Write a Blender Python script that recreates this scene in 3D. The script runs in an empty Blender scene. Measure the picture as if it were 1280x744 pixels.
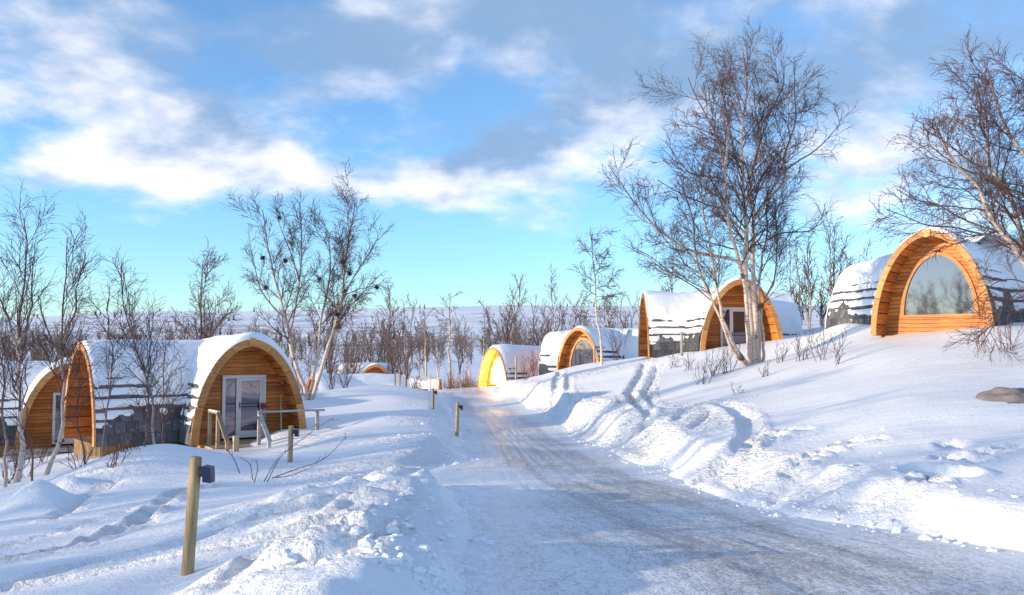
import bpy, math, random
import numpy as np
from mathutils import Vector, Matrix

SC = bpy.context.scene
COL = SC.collection
R = math.radians

# ---------------------------------------------------------------- camera
F = 1108.0                       # focal length in photo pixels (1280 wide)
TH = math.atan(58.0 / F)         # camera pitched up so the horizon is at row 430
CZ = 1.70
cam = bpy.data.cameras.new("camera")
cam.sensor_width = 36.0
cam.lens = 36.0 * F / 1280.0
cam.clip_start = 0.1
cam.clip_end = 20000
camo = bpy.data.objects.new("camera", cam)
COL.objects.link(camo)
camo.location = (0, 0, CZ)
camo.rotation_euler = (math.pi / 2 + TH, 0, 0)
SC.camera = camo


def P(px, py, d):
    """point of the place seen at photo pixel (px, py), d metres ahead"""
    u = (px - 640.0) / F
    v = (372.0 - py) / F
    y = math.cos(TH) - v * math.sin(TH)
    z = math.sin(TH) + v * math.cos(TH)
    k = d / y
    return np.array((u * k, d, CZ + z * k))


def DIR(px, py):
    p = P(px, py, 10.0) - np.array((0, 0, CZ))
    return p / np.linalg.norm(p)


# ---------------------------------------------------------------- light
SUN_EL = R(9.5)
SUN_AZ = math.atan2(-0.95, -0.36)        # clockwise from +Y
sun_dir = Vector((math.sin(SUN_AZ) * math.cos(SUN_EL), math.cos(SUN_AZ) * math.cos(SUN_EL), math.sin(SUN_EL)))
sl = bpy.data.lights.new("sun", 'SUN')
sl.energy = 3.4
sl.angle = R(0.6)
sl.color = (1.0, 0.80, 0.56)
so = bpy.data.objects.new("sun", sl)
COL.objects.link(so)
so.rotation_euler = sun_dir.to_track_quat('Z', 'Y').to_euler()

SC.view_settings.view_transform = 'Standard'
SC.view_settings.look = 'None'
SC.view_settings.gamma = 1.0
SC.view_settings.exposure = 0.70
SC.cycles.max_bounces = 6
SC.cycles.diffuse_bounces = 3


# ---------------------------------------------------------------- node helper
class N:
    def __init__(s, tree):
        s.t = tree
        s.x = 0

    def n(s, typ, ins=None, **kw):
        nd = s.t.nodes.new(typ)
        s.x += 180
        nd.location = (s.x, 0)
        for k, v in kw.items():
            setattr(nd, k, v)
        if ins:
            for k, v in ins.items():
                sock = nd.inputs[k]
                if isinstance(v, bpy.types.NodeSocket):
                    s.t.links.new(v, sock)
                else:
                    sock.default_value = v
        return nd

    def m(s, op, a, b=0.0, c=0.0, clamp=False):
        return s.n('ShaderNodeMath', {0: a, 1: b, 2: c}, operation=op, use_clamp=clamp).outputs[0]

    def vm(s, op, a, b=(0, 0, 0)):
        nd = s.n('ShaderNodeVectorMath', {0: a, 1: b}, operation=op)
        return nd.outputs['Value'] if op in ('DOT_PRODUCT', 'LENGTH') else nd.outputs[0]

    def mix(s, f, a, b, mode='MIX'):
        nd = s.t.nodes.new('ShaderNodeMix')
        nd.data_type = 'RGBA'
        nd.blend_type = mode
        for i, v in ((0, f), (6, a), (7, b)):
            if isinstance(v, bpy.types.NodeSocket):
                s.t.links.new(v, nd.inputs[i])
            elif i == 0:
                nd.inputs[0].default_value = v
            else:
                nd.inputs[i].default_value = (*v, 1) if len(v) == 3 else v
        return nd.outputs[2]

    def mr(s, v, a, b, c=0.0, d=1.0, smooth=True):
        return s.n('ShaderNodeMapRange', {0: v, 1: a, 2: b, 3: c, 4: d},
                   interpolation_type='SMOOTHSTEP' if smooth else 'LINEAR').outputs[0]

    def noise(s, vec, scale, detail=4.0, rough=0.5, dist=0.0):
        return s.n('ShaderNodeTexNoise', {'Vector': vec, 'Scale': scale, 'Detail': detail, 'Roughness': rough,
                                          'Distortion': dist}).outputs[0]


# ---------------------------------------------------------------- sky
W = bpy.data.worlds.new("World")
SC.world = W
W.use_nodes = True
W.node_tree.nodes.clear()
g = N(W.node_tree)
sky = g.n('ShaderNodeTexSky', sky_type='NISHITA', sun_disc=False, sun_elevation=SUN_EL,
          sun_rotation=SUN_AZ % (2 * math.pi), air_density=1.0, dust_density=0.1, ozone_density=3.0)
dirv = g.n('ShaderNodeTexCoord').outputs['Generated']
sep = g.n('ShaderNodeSeparateXYZ', {0: dirv})
dz = sep.outputs[2]
den = g.m('ADD', g.m('MAXIMUM', dz, 0.0), 0.30)
pl = g.n('ShaderNodeCombineXYZ', {0: g.m('DIVIDE', sep.outputs[0], den), 1: g.m('DIVIDE', sep.outputs[1], den), 2: 0.0}).outputs[0]
n1 = g.noise(pl, 3.4, 10.0, 0.60, 0.12)
n2 = g.noise(pl, 1.1, 5.0, 0.55, 0.2)
lobes = None
shade = None


def lobe(px, py, wx, wy, rot, amp, thick=False):
    """a bank of cloud hanging in a given direction of the sky (sizes in photo pixels)"""
    global lobes, shade
    c = Vector(DIR(px, py))
    e1 = Vector((0, 0, 1)).cross(-c).normalized()
    e2 = c.cross(e1).normalized()
    if e2.z < 0:
        e2 = -e2
    if e1.x < 0:
        e1 = -e1
    a = R(rot)
    f1 = e1 * math.cos(a) + e2 * math.sin(a)
    f2 = -e1 * math.sin(a) + e2 * math.cos(a)
    A = g.vm('DOT_PRODUCT', dirv, tuple(f1 / (wx / F)))
    B = g.vm('DOT_PRODUCT', dirv, tuple(f2 / (wy / F)))
    q = g.m('ADD', g.m('MULTIPLY', A, A), g.m('MULTIPLY', B, B))
    e = g.m('MULTIPLY', g.m('EXPONENT', g.m('MULTIPLY', q, -1.0)), amp)
    e = g.m('MULTIPLY', e, g.m('GREATER_THAN', g.vm('DOT_PRODUCT', dirv, tuple(c)), 0.0))
    if thick:
        shade = e if shade is None else g.m('ADD', shade, e)
    else:
        lobes = e if lobes is None else g.m('ADD', lobes, e)


lobe(30, 115, 190, 62, -12, 0.20)
lobe(230, 140, 170, 40, -32, 0.26)
lobe(340, 195, 130, 32, -24, 0.30)
lobe(490, 235, 110, 26, -4, 0.33)
lobe(120, 205, 60, 28, 10, 0.42)
lobe(225, 228, 50, 24, 30, 0.42)
lobe(690, 190, 150, 70, 20, 0.18)
lobe(900, 60, 460, 120, 0, 0.30)
lobe(1120, 200, 200, 110, 0, 0.20)
lobe(560, 10, 220, 70, 0, 0.24)
lobe(430, 60, 120, 40, -20, 0.06)
lobe(500, 150, 130, 50, 0, -0.16)
lobe(170, 295, 300, 40, 0, -0.22)
lobe(620, 205, 60, 26, 0, 0.20)
lobe(100, 20, 240, 50, 0, 0.22)
lobe(600, 330, 400, 60, 0, -0.30)
# the thick, grey-bellied parts of the cloud
lobe(760, 35, 260, 70, -4, 0.26, True)
lobe(1140, 90, 210, 60, -10, 0.22, True)
lobe(180, 15, 280, 75, -6, 0.36, True)
lobe(240, 120, 70, 22, -30, 0.18, True)
lobe(420, 205, 70, 14, -18, 0.14, True)
lobe(640, 120, 170, 60, 10, 0.18, True)
lobe(1240, 20, 200, 60, 0, 0.16, True)
cov = g.m('ADD', g.m('ADD', g.m('MULTIPLY', g.m('SUBTRACT', n1, 0.5), 1.5), lobes), g.m('MULTIPLY', g.m('SUBTRACT', n2, 0.5), 0.5))
cov = g.m('ADD', cov, g.mr(dz, 0.36, 0.75, 0.0, 0.10))  # extra cloud overhead, out of view, added to lift the ambient light
cov = g.mr(cov, -0.04, 0.42)
# thin near the horizon, as distant cirrus is
cov = g.m('MULTIPLY', cov, g.mr(dz, 0.04, 0.16))
# thick parts of a cloud are grey, thin parts white
n3 = g.noise(pl, 3.0, 8.0, 0.56, 0.15)
side = g.vm('DOT_PRODUCT', dirv, tuple(sun_dir))
lit = g.m('ADD', g.m('ADD', n3, g.m('MULTIPLY', side, 0.22)), g.mr(dz, 0.5, 0.9, 0.0, 0.12))
lit = g.m('SUBTRACT', lit, g.m('MULTIPLY', g.m('MINIMUM', dz, 0.45), 0.40))
lit = g.m('ADD', lit, g.m('MULTIPLY', g.m('SUBTRACT', n3, 0.5), 0.9))
lit = g.m('SUBTRACT', lit, g.m('MULTIPLY', shade, 0.75))
lit = g.mr(lit, 0.02, 0.56)
ccol = g.mix(lit, (2.2, 3.4, 5.3), (8.6, 8.4, 8.9))
# sky colour: the Nishita sky, a little deeper blue overhead as the photo is processed
skyc = g.n('ShaderNodeHueSaturation', {'Color': sky.outputs[0], 'Saturation': 0.92, 'Value': 2.1, 'Fac': 1.0}).outputs[0]
lowtint = g.mix(g.mr(dz, 0.0, 0.34), (0.74, 1.0, 1.30), (0.74, 0.94, 1.13))
skyc = g.mix(1.0, skyc, lowtint, 'MULTIPLY')
tot = g.mix(g.m('MULTIPLY', cov, 0.9), skyc, ccol)
bg = g.n('ShaderNodeBackground', {'Color': tot, 'Strength': 0.085})
out = g.n('ShaderNodeOutputWorld', {'Surface': bg.outputs[0]})


# ---------------------------------------------------------------- materials
def mat(name, build):
    m = bpy.data.materials.new(name)
    m.use_nodes = True
    t = m.node_tree
    t.nodes.clear()
    q = N(t)
    b = q.n('ShaderNodeBsdfPrincipled')
    o = q.n('ShaderNodeOutputMaterial', {'Surface': b.outputs[0]})
    build(q, b)
    return m


def setb(q, b, **kw):
    names = dict(col='Base Color', rough='Roughness', spec='Specular IOR Level', metal='Metallic', nor='Normal')
    for k, v in kw.items():
        s = b.inputs[names.get(k, k)]
        if isinstance(v, bpy.types.NodeSocket):
            q.t.links.new(v, s)
        else:
            s.default_value = (*v, 1) if (isinstance(v, tuple) and len(v) == 3) else v


def bump(q, h, strength, dist):
    return q.n('ShaderNodeBump', {'Height': h, 'Strength': strength, 'Distance': dist}).outputs[0]


def obj_co(q):
    return q.n('ShaderNodeTexCoord').outputs['Object']


def m_snow(q, b):
    co = obj_co(q)
    ch = q.n('ShaderNodeAttribute', attribute_name='churn').outputs['Fac']
    a = q.noise(co, 14.0, 6.0, 0.65)
    c = q.noise(co, 0.35, 3.0)
    wv = q.n('ShaderNodeVectorMath', {0: co, 1: q.n('ShaderNodeVectorMath', {0: q.n('ShaderNodeTexNoise', {'Vector': co, 'Scale': 2.5, 'Detail': 3.0}).outputs[1], 3: 0.35}, operation='SCALE').outputs[0]}, operation='ADD').outputs[0]
    v1 = q.n('ShaderNodeTexVoronoi', {'Vector': wv, 'Scale': 3.2}).outputs[0]
    v2 = q.n('ShaderNodeTexVoronoi', {'Vector': wv, 'Scale': 8.0}).outputs[0]
    lump = q.m('ADD', q.m('MULTIPLY', v1, -0.10), q.m('MULTIPLY', v2, -0.06))
    lump = q.m('ADD', lump, q.m('MULTIPLY', q.noise(co, 7.0, 6.0, 0.65), 0.12))
    soft = q.m('ADD', q.m('MULTIPLY', a, 0.022), q.m('MULTIPLY', q.noise(co, 60.0, 3.0), 0.007))
    soft = q.m('ADD', soft, q.m('MULTIPLY', q.noise(q.n('ShaderNodeMapping', {'Vector': co, 'Rotation': (0, 0, 0.9), 'Scale': (0.9, 3.5, 1)}).outputs[0], 1.0, 4.0, 0.55), 0.05))
    h = q.m('ADD', soft, q.m('MULTIPLY', lump, q.m('MULTIPLY', ch, 0.75)))
    setb(q, b, col=q.mix(c, (0.86, 0.88, 0.91), (0.92, 0.925, 0.93)), rough=0.55, spec=0.25, nor=bump(q, h, 0.9, 1.0))


def m_roofsnow(q, b):
    co = obj_co(q)
    h = q.noise(co, 9.0, 5.0, 0.6)
    setb(q, b, col=(0.89, 0.90, 0.92), rough=0.6, spec=0.2, nor=bump(q, h, 0.4, 0.06))


def m_road(q, b):
    uv = q.n('ShaderNodeUVMap').outputs[0]
    mp = lambda s: q.n('ShaderNodeMapping', {'Vector': uv, 'Scale': s}).outputs[0]
    streak = q.m('ADD', q.m('MULTIPLY', q.noise(mp((1.1, 0.22, 1)), 1.0, 6.0, 0.62, 0.4), 0.6), q.m('MULTIPLY', q.noise(mp((0.5, 0.35, 1)), 1.0, 4.0, 0.6, 0.8), 0.45))
    fine = q.noise(mp((9.0, 5.0, 1)), 1.0, 5.0, 0.7)
    grit = q.noise(mp((30, 20, 1)), 1.0, 4.0, 0.75)
    tyre = q.noise(mp((7.0, 0.06, 1)), 1.0, 3.0, 0.6, 0.15)
    acr = q.n('ShaderNodeAttribute', attribute_name='wear').outputs['Fac']
    f = q.m('ADD', q.m('MULTIPLY', streak, 1.0), q.m('MULTIPLY', q.m('SUBTRACT', fine, 0.5), 0.9))
    f = q.m('ADD', f, q.m('MULTIPLY', q.m('SUBTRACT', tyre, 0.5), 0.2))
    f = q.m('ADD', f, q.m('MULTIPLY', q.m('SUBTRACT', grit, 0.5), 1.7))
    f = q.mr(q.m('ADD', f, q.m('MULTIPLY', acr, 0.40)), 0.42, 0.98)
    col = q.mix(f, (0.85, 0.87, 0.89), (0.33, 0.315, 0.305))
    col = q.mix(q.mr(grit, 0.60, 0.76), col, (0.86, 0.88, 0.9))
    h = q.m('ADD', q.m('MULTIPLY', fine, 0.6), q.m('ADD', q.m('MULTIPLY', grit, 0.5), q.m('MULTIPLY', tyre, 0.5)))
    setb(q, b, col=col, rough=q.mr(f, 0, 1, 0.6, 0.42), spec=0.35, nor=bump(q, h, 0.8, 0.035))


def m_wood(c1, c2, scale=1.0, up=False):
    def f(q, b):
        co = obj_co(q)
        rnd = q.n('ShaderNodeObjectInfo').outputs['Random']
        v = q.n('ShaderNodeMapping', {'Vector': co, 'Scale': (22, 22, 1.6) if up else (1.5 * scale, 1.5 * scale, 22 * scale)}).outputs[0]
        v = q.n('ShaderNodeVectorMath', {0: v, 1: q.n('ShaderNodeCombineXYZ', {0: q.m('MULTIPLY', rnd, 37.0)}).outputs[0]}, operation='ADD').outputs[0]
        a = q.noise(v, 1.0, 6.0, 0.6, 0.3)
        kn = q.n('ShaderNodeTexVoronoi', {'Vector': q.n('ShaderNodeMapping', {'Vector': co, 'Scale': (2.2, 2.2, 4.5)}).outputs[0], 'Scale': 1.0}).outputs[0]
        kn = q.mr(kn, 0.06, 0.12, 0.65, 0.0)
        col = q.mix(q.mr(a, 0.3, 0.72), c1, c2)
        col = q.mix(kn, col, tuple(x * 0.3 for x in c1))
        val = q.m('MULTIPLY', q.mr(rnd, 0, 1, 0.66, 1.2, False), q.mr(q.noise(co, 1.3, 4.0, 0.6), 0.3, 0.7, 0.78, 1.1))
        col = q.n('ShaderNodeHueSaturation', {'Color': col, 'Value': val}).outputs[0]
        setb(q, b, col=col, rough=0.55, spec=0.3, nor=bump(q, a, 0.3, 0.01))
    return f


def m_birch(q, b):
    co = obj_co(q)
    v = q.n('ShaderNodeMapping', {'Vector': co, 'Scale': (5, 5, 26)}).outputs[0]
    len_ = q.mr(q.noise(v, 1.0, 5.0, 0.6), 0.56, 0.66)
    big = q.mr(q.noise(co, 3.2, 4.0, 0.6), 0.58, 0.68)
    base = q.mix(q.noise(co, 1.7, 3.0), (0.60, 0.42, 0.31), (0.70, 0.60, 0.51))
    col = q.mix(q.m('MAXIMUM', q.m('MULTIPLY', len_, 0.85), q.m('MULTIPLY', big, 0.9)), base, (0.06, 0.045, 0.04))
    gth = q.n('ShaderNodeAttribute', attribute_name='girth').outputs['Fac']
    col = q.mix(q.mr(gth, 0.016, 0.050), (0.15, 0.085, 0.07), col)
    setb(q, b, col=col, rough=0.75, spec=0.15, nor=bump(q, q.noise(v, 1.0, 5.0), 0.5, 0.02))


def flat(col, rough=0.7, spec=0.2, var=0.25, scale=6.0):
    def f(q, b):
        co = obj_co(q)
        a = q.noise(co, scale, 4.0, 0.6)
        c = q.mix(a, tuple(x * (1 - var) for x in col), tuple(min(1, x * (1 + var)) for x in col))
        setb(q, b, col=c, rough=rough, spec=spec, nor=bump(q, a, 0.25, 0.01))
    return f


def m_glass(q, b):
    co = obj_co(q)
    setb(q, b, col=(0.19, 0.18, 0.21), metal=0.8, rough=0.03, spec=0.6,
         nor=bump(q, q.noise(co, 0.9, 1.0), 0.02, 0.05))


def m_glint(q, b):  # sun glint on the pane, put in as yellow emission
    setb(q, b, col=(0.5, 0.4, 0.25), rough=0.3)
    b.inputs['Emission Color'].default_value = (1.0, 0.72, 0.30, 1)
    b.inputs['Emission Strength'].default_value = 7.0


def m_shingle(q, b):
    co = obj_co(q)
    rnd = q.n('ShaderNodeObjectInfo').outputs['Random']
    a = q.noise(co, 3.0, 5.0, 0.6)
    c = q.mix(a, (0.075, 0.075, 0.085), (0.16, 0.16, 0.17))
    c = q.n('ShaderNodeHueSaturation', {'Color': c, 'Value': q.mr(rnd, 0, 1, 0.6, 1.35, False)}).outputs[0]
    fr = q.mr(q.noise(q.n('ShaderNodeVectorMath', {0: co, 1: q.n('ShaderNodeCombineXYZ', {0: q.m('MULTIPLY', rnd, 50.0)}).outputs[0]}, operation='ADD').outputs[0], 7.0, 6.0, 0.7), 0.58, 0.72)
    c = q.mix(q.m('MULTIPLY', fr, 0.6), c, (0.8, 0.82, 0.85))
    setb(q, b, col=c, rough=0.7, spec=0.25)


def m_hill(q, b):
    co = obj_co(q)
    a = q.noise(co, 0.012, 8.0, 0.65)
    v = q.n('ShaderNodeMapping', {'Vector': co, 'Scale': (0.4, 0.4, 2.5)}).outputs[0]
    c = q.noise(v, 0.05, 8.0, 0.7)
    z = q.n('ShaderNodeSeparateXYZ', {0: co}).outputs[2]
    low = q.mr(z, 0.0, 55.0, 0.11, 0.0)
    f = q.mr(q.m('ADD', c, low), 0.54, 0.70)
    col = q.mix(q.m('MULTIPLY', f, 0.62), (0.88, 0.89, 0.91), (0.33, 0.30, 0.31))
    setb(q, b, col=col, rough=0.8, spec=0.1, nor=bump(q, a, 0.3, 6.0))


MT = dict(
    snow=mat("snow", m_snow), roofsnow=mat("roof_snow", m_roofsnow), road=mat("packed_snow_road", m_road),
    plank=mat("larch_plank", m_wood((0.52, 0.155, 0.03), (0.78, 0.31, 0.075))),
    lining=mat("larch_lining", m_wood((0.48, 0.14, 0.026), (0.74, 0.27, 0.065))),
    rim=mat("larch_rim", m_wood((0.56, 0.22, 0.06), (0.76, 0.37, 0.13))),
    skirt=mat("pine_skirt", m_wood((0.50, 0.26, 0.08), (0.68, 0.40, 0.15))),
    post=mat("pine_post", m_wood((0.26, 0.17, 0.08), (0.62, 0.46, 0.25), 0.8, True)),
    rail=mat("rail_wood", m_wood((0.40, 0.29, 0.17), (0.60, 0.46, 0.29), 1.0, True)),
    greyrail=mat("weathered_rail", m_wood((0.33, 0.30, 0.29), (0.55, 0.50, 0.47))),
    white=mat("door_frame_paint", flat((0.82, 0.73, 0.69), 0.5, 0.3, 0.06)),
    glass=mat("glazing", m_glass), glint=mat("sun_glint_glazing", m_glint),
    shingle=mat("slate_shingle", m_shingle), roof=mat("roof_felt", flat((0.07, 0.07, 0.08), 0.8)),
    birch=mat("birch_bark", m_birch),
    branch=mat("branch_bark", flat((0.13, 0.07, 0.06), 0.75, 0.15, 0.4)),
    twig=mat("twig_bark", flat((0.125, 0.080, 0.078), 0.75, 0.1, 0.3)),
    thicket=mat("thicket_bark", flat((0.19, 0.14, 0.12), 0.8, 0.1, 0.4)),
    nest=mat("broom_twig", flat((0.075, 0.05, 0.06), 0.8)),
    lamp=mat("lamp_housing", flat((0.012, 0.014, 0.06), 0.4, 0.4, 0.1)),
    dark=mat("dark_metal", flat((0.03, 0.03, 0.035), 0.45, 0.4, 0.1)),
    red=mat("red_plastic", flat((0.25, 0.02, 0.02), 0.4, 0.4, 0.1)),
    rock=mat("brown_rock", flat((0.22, 0.195, 0.19), 0.85, 0.1, 0.5, 5.0)),
    grass=mat("dry_grass", flat((0.17, 0.10, 0.06), 0.8, 0.1, 0.4)),
    spruce=mat("spruce_needles", flat((0.045, 0.055, 0.035), 0.8, 0.1, 0.4)),
    hill=mat("hill_snow", m_hill),
)


# ---------------------------------------------------------------- object helpers
def mesh_np(name, v, quads=None, tris=None, smooth=True):
    me = bpy.data.meshes.new(name)
    v = np.asarray(v, dtype=np.float32).reshape(-1, 3)
    me.vertices.add(len(v))
    me.vertices.foreach_set('co', v.ravel())
    idx, st, n = [], [], 0
    if quads is not None and len(quads):
        qd = np.asarray(quads, dtype=np.int32).reshape(-1, 4)
        idx.append(qd.ravel())
        st.append(np.arange(len(qd)) * 4)
        n += qd.size
    if tris is not None and len(tris):
        tr = np.asarray(tris, dtype=np.int32).reshape(-1, 3)
        idx.append(tr.ravel())
        st.append(n + np.arange(len(tr)) * 3)
    idx = np.concatenate(idx).astype(np.int32)
    st = np.concatenate(st).astype(np.int32)
    me.loops.add(len(idx))
    me.loops.foreach_set('vertex_index', idx)
    me.polygons.add(len(st))
    me.polygons.foreach_set('loop_start', st)
    me.polygons.foreach_set('use_smooth', np.full(len(st), smooth, dtype=bool))
    me.update(calc_edges=True)
    return me


def link(name, me, m, parent=None):
    o = bpy.data.objects.new(name, me)
    COL.objects.link(o)
    if m is not None and not me.materials:
        me.materials.append(m)
    if parent is not None:
        o.parent = parent
    return o


def empty(name, loc, label, cat, group=None, rz=0.0):
    o = bpy.data.objects.new(name, None)
    COL.objects.link(o)
    o.empty_display_size = 0.3
    o.location = tuple(loc)
    o.rotation_euler = (0, 0, rz)
    tag(o, label, cat, group)
    return o


def tag(o, label=None, cat=None, group=None, kind=None):
    if label:
        o['label'] = label
    if cat:
        o['category'] = cat
    if group:
        o['group'] = group
    if kind:
        o['kind'] = kind
    return o


class MB:
    """collects boxes, bars and tubes into one mesh"""

    def __init__(s):
        s.v, s.q, s.n = [], [], 0

    def add(s, v, q):
        v = np.asarray(v, float).reshape(-1, 3)
        s.v.append(v)
        s.q.append(np.asarray(q, int).reshape(-1, 4) + s.n)
        s.n += len(v)
        return s

    def hexa(s, b, t):
        """b: 4 bottom corners, t: 4 top corners in the same order"""
        return s.add(list(b) + list(t), [(3, 2, 1, 0), (4, 5, 6, 7), (0, 1, 5, 4), (1, 2, 6, 5), (2, 3, 7, 6), (3, 0, 4, 7)])

    def bar(s, a, b, w, h, up=(0, 0, 1)):
        a, b, up = (np.array(x, float) for x in (a, b, up))
        d = (b - a) / np.linalg.norm(b - a)
        x = np.cross(d, up)
        if np.linalg.norm(x) < 1e-3:
            x = np.cross(d, (1, 0, 0))
        x /= np.linalg.norm(x)
        y = np.cross(x, d)
        c = [(-1, -1), (1, -1), (1, 1), (-1, 1)]
        return s.hexa([a + x * i * w / 2 + y * j * h / 2 for i, j in c], [b + x * i * w / 2 + y * j * h / 2 for i, j in c])

    def tube(s, pts, rad, n=10, cap=True):
        pts = np.asarray(pts, float)
        v, q = tubes(pts[None], np.asarray(rad, float)[None], n)
        s.add(v, q)
        if cap:
            for e, k in ((0, 0), (len(pts) - 1, len(pts) - 1)):
                ring = v.reshape(-1, n, 3)[k]
                c = ring.mean(0)
                m = len(ring)
                vv = np.vstack([ring, c[None]])
                qq = [(i, (i + 1) % m, m, m) for i in range(m)]
                qq = [(i, (i + 1) % m, (i + 2) % m, m) for i in range(0, m, 2)]
                s.add(vv, qq)
        return s

    def build(s, name, m, parent=None, smooth=False):
        return link(name, mesh_np(name, np.vstack(s.v), np.vstack(s.q), smooth=smooth), m, parent)


# ---------------------------------------------------------------- noise
def _hash(i, j, seed):
    h = (i.astype(np.int64) * 374761393 + j.astype(np.int64) * 668265263 + seed * 974634777) & 0xffffffff
    h = ((h ^ (h >> 13)) * 1274126177) & 0xffffffff
    h = ((h ^ (h >> 15)) * 2246822519) & 0xffffffff
    return ((h ^ (h >> 16)) & 0xffffff) / float(0xffffff)


def vnoise(x, y, seed=0):
    i, j = np.floor(x), np.floor(y)
    u, v = x - i, y - j
    u, v = u * u * u * (u * (u * 6 - 15) + 10), v * v * v * (v * (v * 6 - 15) + 10)
    a, b = _hash(i, j, seed), _hash(i + 1, j, seed)
    c, d = _hash(i, j + 1, seed), _hash(i + 1, j + 1, seed)
    return (a + (b - a) * u) * (1 - v) + (c + (d - c) * u) * v - 0.5


def worley(x, y, seed=0):
    i, j = np.floor(x), np.floor(y)
    best = np.full(x.shape, 9.0)
    for di in (-1, 0, 1):
        for dj in (-1, 0, 1):
            a, b = i + di, j + dj
            dx = a + _hash(a, b, seed) - x
            dy = b + _hash(a, b, seed + 7) - y
            best = np.minimum(best, dx * dx + dy * dy)
    return np.sqrt(best)


def sstep(x, a, b):
    t = np.clip((x - a) / (b - a), 0, 1)
    return t * t * (3 - 2 * t)


# ---------------------------------------------------------------- terrain
RY = np.array([-30, -5, 2, 6.5, 10.8, 13.5, 15.2, 17.2, 19, 25.4, 36, 53, 60, 70, 90])
XL = np.array([-0.6, -0.5, -0.5, -0.59, -0.68, -1.05, -1.9, -1.9, -1.15, -1.5, -2.6, -4.3, -4.6, -4.9, -5.5])
RY2 = np.array([-30, -5, 2, 8.5, 11, 13.4, 18.7, 31, 42, 53.6, 60, 70, 90])
XR = np.array([6, 5.8, 5.6, 4.9, 3.6, 3.15, 2.7, 1.75, 0.5, -1.0, -1.3, -1.6, -2.2])
RZY = np.array([-30, 0, 6.5, 11, 19, 27, 40, 53, 60, 70, 90, 120])
RZ = np.array([-1.0, -1.65, -1.84, -2.09, -2.48, -2.78, -2.86, -2.87, -3.05, -3.4, -3.9, -4.1]) + CZ
BLY = np.array([-30, 5, 8, 12, 14, 15.2, 17, 18.6, 20, 30, 50, 70])
BL = np.array([0.32, 0.34, 0.44, 0.42, 0.26, 0.05, 0.05, 0.30, 0.40, 0.22, 0.2, 0.1])
BRY = np.array([-30, 5, 9, 14, 20, 30, 45, 56, 70])
BR = np.array([0.3, 0.3, 0.34, 0.42, 0.60, 0.75, 0.7, 0.3, 0.1])


def road_sd(x, y):
    """(distance outside the road's left edge, outside its right edge)"""
    return np.interp(y, RY, XL) - x, x - np.interp(y, RY2, XR)


def bank(x, y):
    l, r = road_sd(x, y)
    return np.interp(y, BLY, BL) * sstep(l, -0.1, 0.8) + np.interp(y, BRY, BR) * sstep(r, -0.1, 1.0)


ctrl = []
for y in (-20, -6, 0, 4, 7, 9, 11, 13.5, 16, 19, 23, 27, 33, 40, 47, 53, 60, 70, 90):
    z = float(np.interp(y, RZY, RZ))
    xl, xr = float(np.interp(y, RY, XL)), float(np.interp(y, RY2, XR))
    for x in (xl - 0.1, (xl + xr) / 2, xr + 0.1):
        ctrl.append((x, y, z))
for a in [
    # left
    (235, 722, 8.0), (0, 744, 8.2), (0, 690, 10.4), (0, 640, 13.6), (300, 612, 13.9), (470, 606, 13.2), (440, 690, 7.4),
    (215, 549, 18.0), (255, 566, 18.5), (130, 585, 17.0), (285, 580, 19.5), (330, 580, 20.0), (300, 568, 24.0), (335, 570, 23.5), (363, 590, 18.5), (400, 556, 21.5), (540, 546, 23.0), (470, 520, 28.0),
    (400, 530, 30.0), (500, 494, 38.0), (495, 481, 46.0), (385, 499, 38.0), (314, 557, 26.6), (103, 574, 26.5),
    (28, 606, 21.0), (0, 622, 17.5), (65, 563, 34.0), (0, 566, 36.0), (440, 505, 37.0), (200, 560, 24.0),
    # right
    (1280, 603, 10.6), (1000, 601, 12.5), (1280, 520, 15.0), (1000, 520, 19.0), (800, 530, 22.0), (935, 457, 30.0),
    (1150, 500, 16.5), (1150, 450, 23.0), (1280, 440, 22.5), (900, 490, 24.5), (780, 478, 33.0),
    (700, 470, 42.0), (640, 482, 52.0), (812, 449, 42.5), (880, 440, 37.5), (930, 431, 37.8), (985, 424, 37.8), (1162, 420, 26.4),
    (1050, 413, 32.0), (1100, 419, 28.5), (1234, 411, 25.5), (1280, 405, 28.0), (720, 457, 54.0), (760, 452, 54.0),
    (850, 447, 38.0), (1020, 418, 38.0), (1000, 440, 32.0),
]:
    p = P(*a)
    ctrl.append((p[0], p[1], p[2] - float(bank(p[0], p[1]))))
for x, y, z in [(-12.4, 55, -5.0), (-9, 57, -4.7), (-11.5, 76, -5.3), (-6.8, 62, -4.7), (-20, 50, -5.2), (-30, 40, -5.0), (-40, 20, -4.6),
                (-20, 15, -3.4), (-16, 4, -2.9), (-8, -4, -2.2), (-30, 0, -3.5), (-60, 60, -5.5), (-40, 80, -5.2), (-20, 100, -4.6),
                (0, 110, -4.2), (10, 80, -3.4), (4, 68, -3.2), (20, 110, -3.8), (40, 90, -2.0), (24, 50, 1.4), (16, 52, 0.4), (30, 35, 2.2),
                (22, 26, 1.0), (18, 15, -0.6), (14, 6, -1.0), (12, -6, -1.0), (40, 10, 1.0), (-60, -20, -3), (60, -20, 1), (60, 50, 3.5),
                (-60, 120, -4.4), (60, 120, -2.5), (0, -40, -1.0), (1.5, 63, -3.3), (8, 62, -2.2), (-3, 66, -3.5)]:
    ctrl.append((x, y, z + CZ - float(bank(np.float64(x), np.float64(y)))))
CT = np.array(ctrl)


def _tps(r2):
    return 0.5 * r2 * np.log(r2 + 1e-9)


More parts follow.
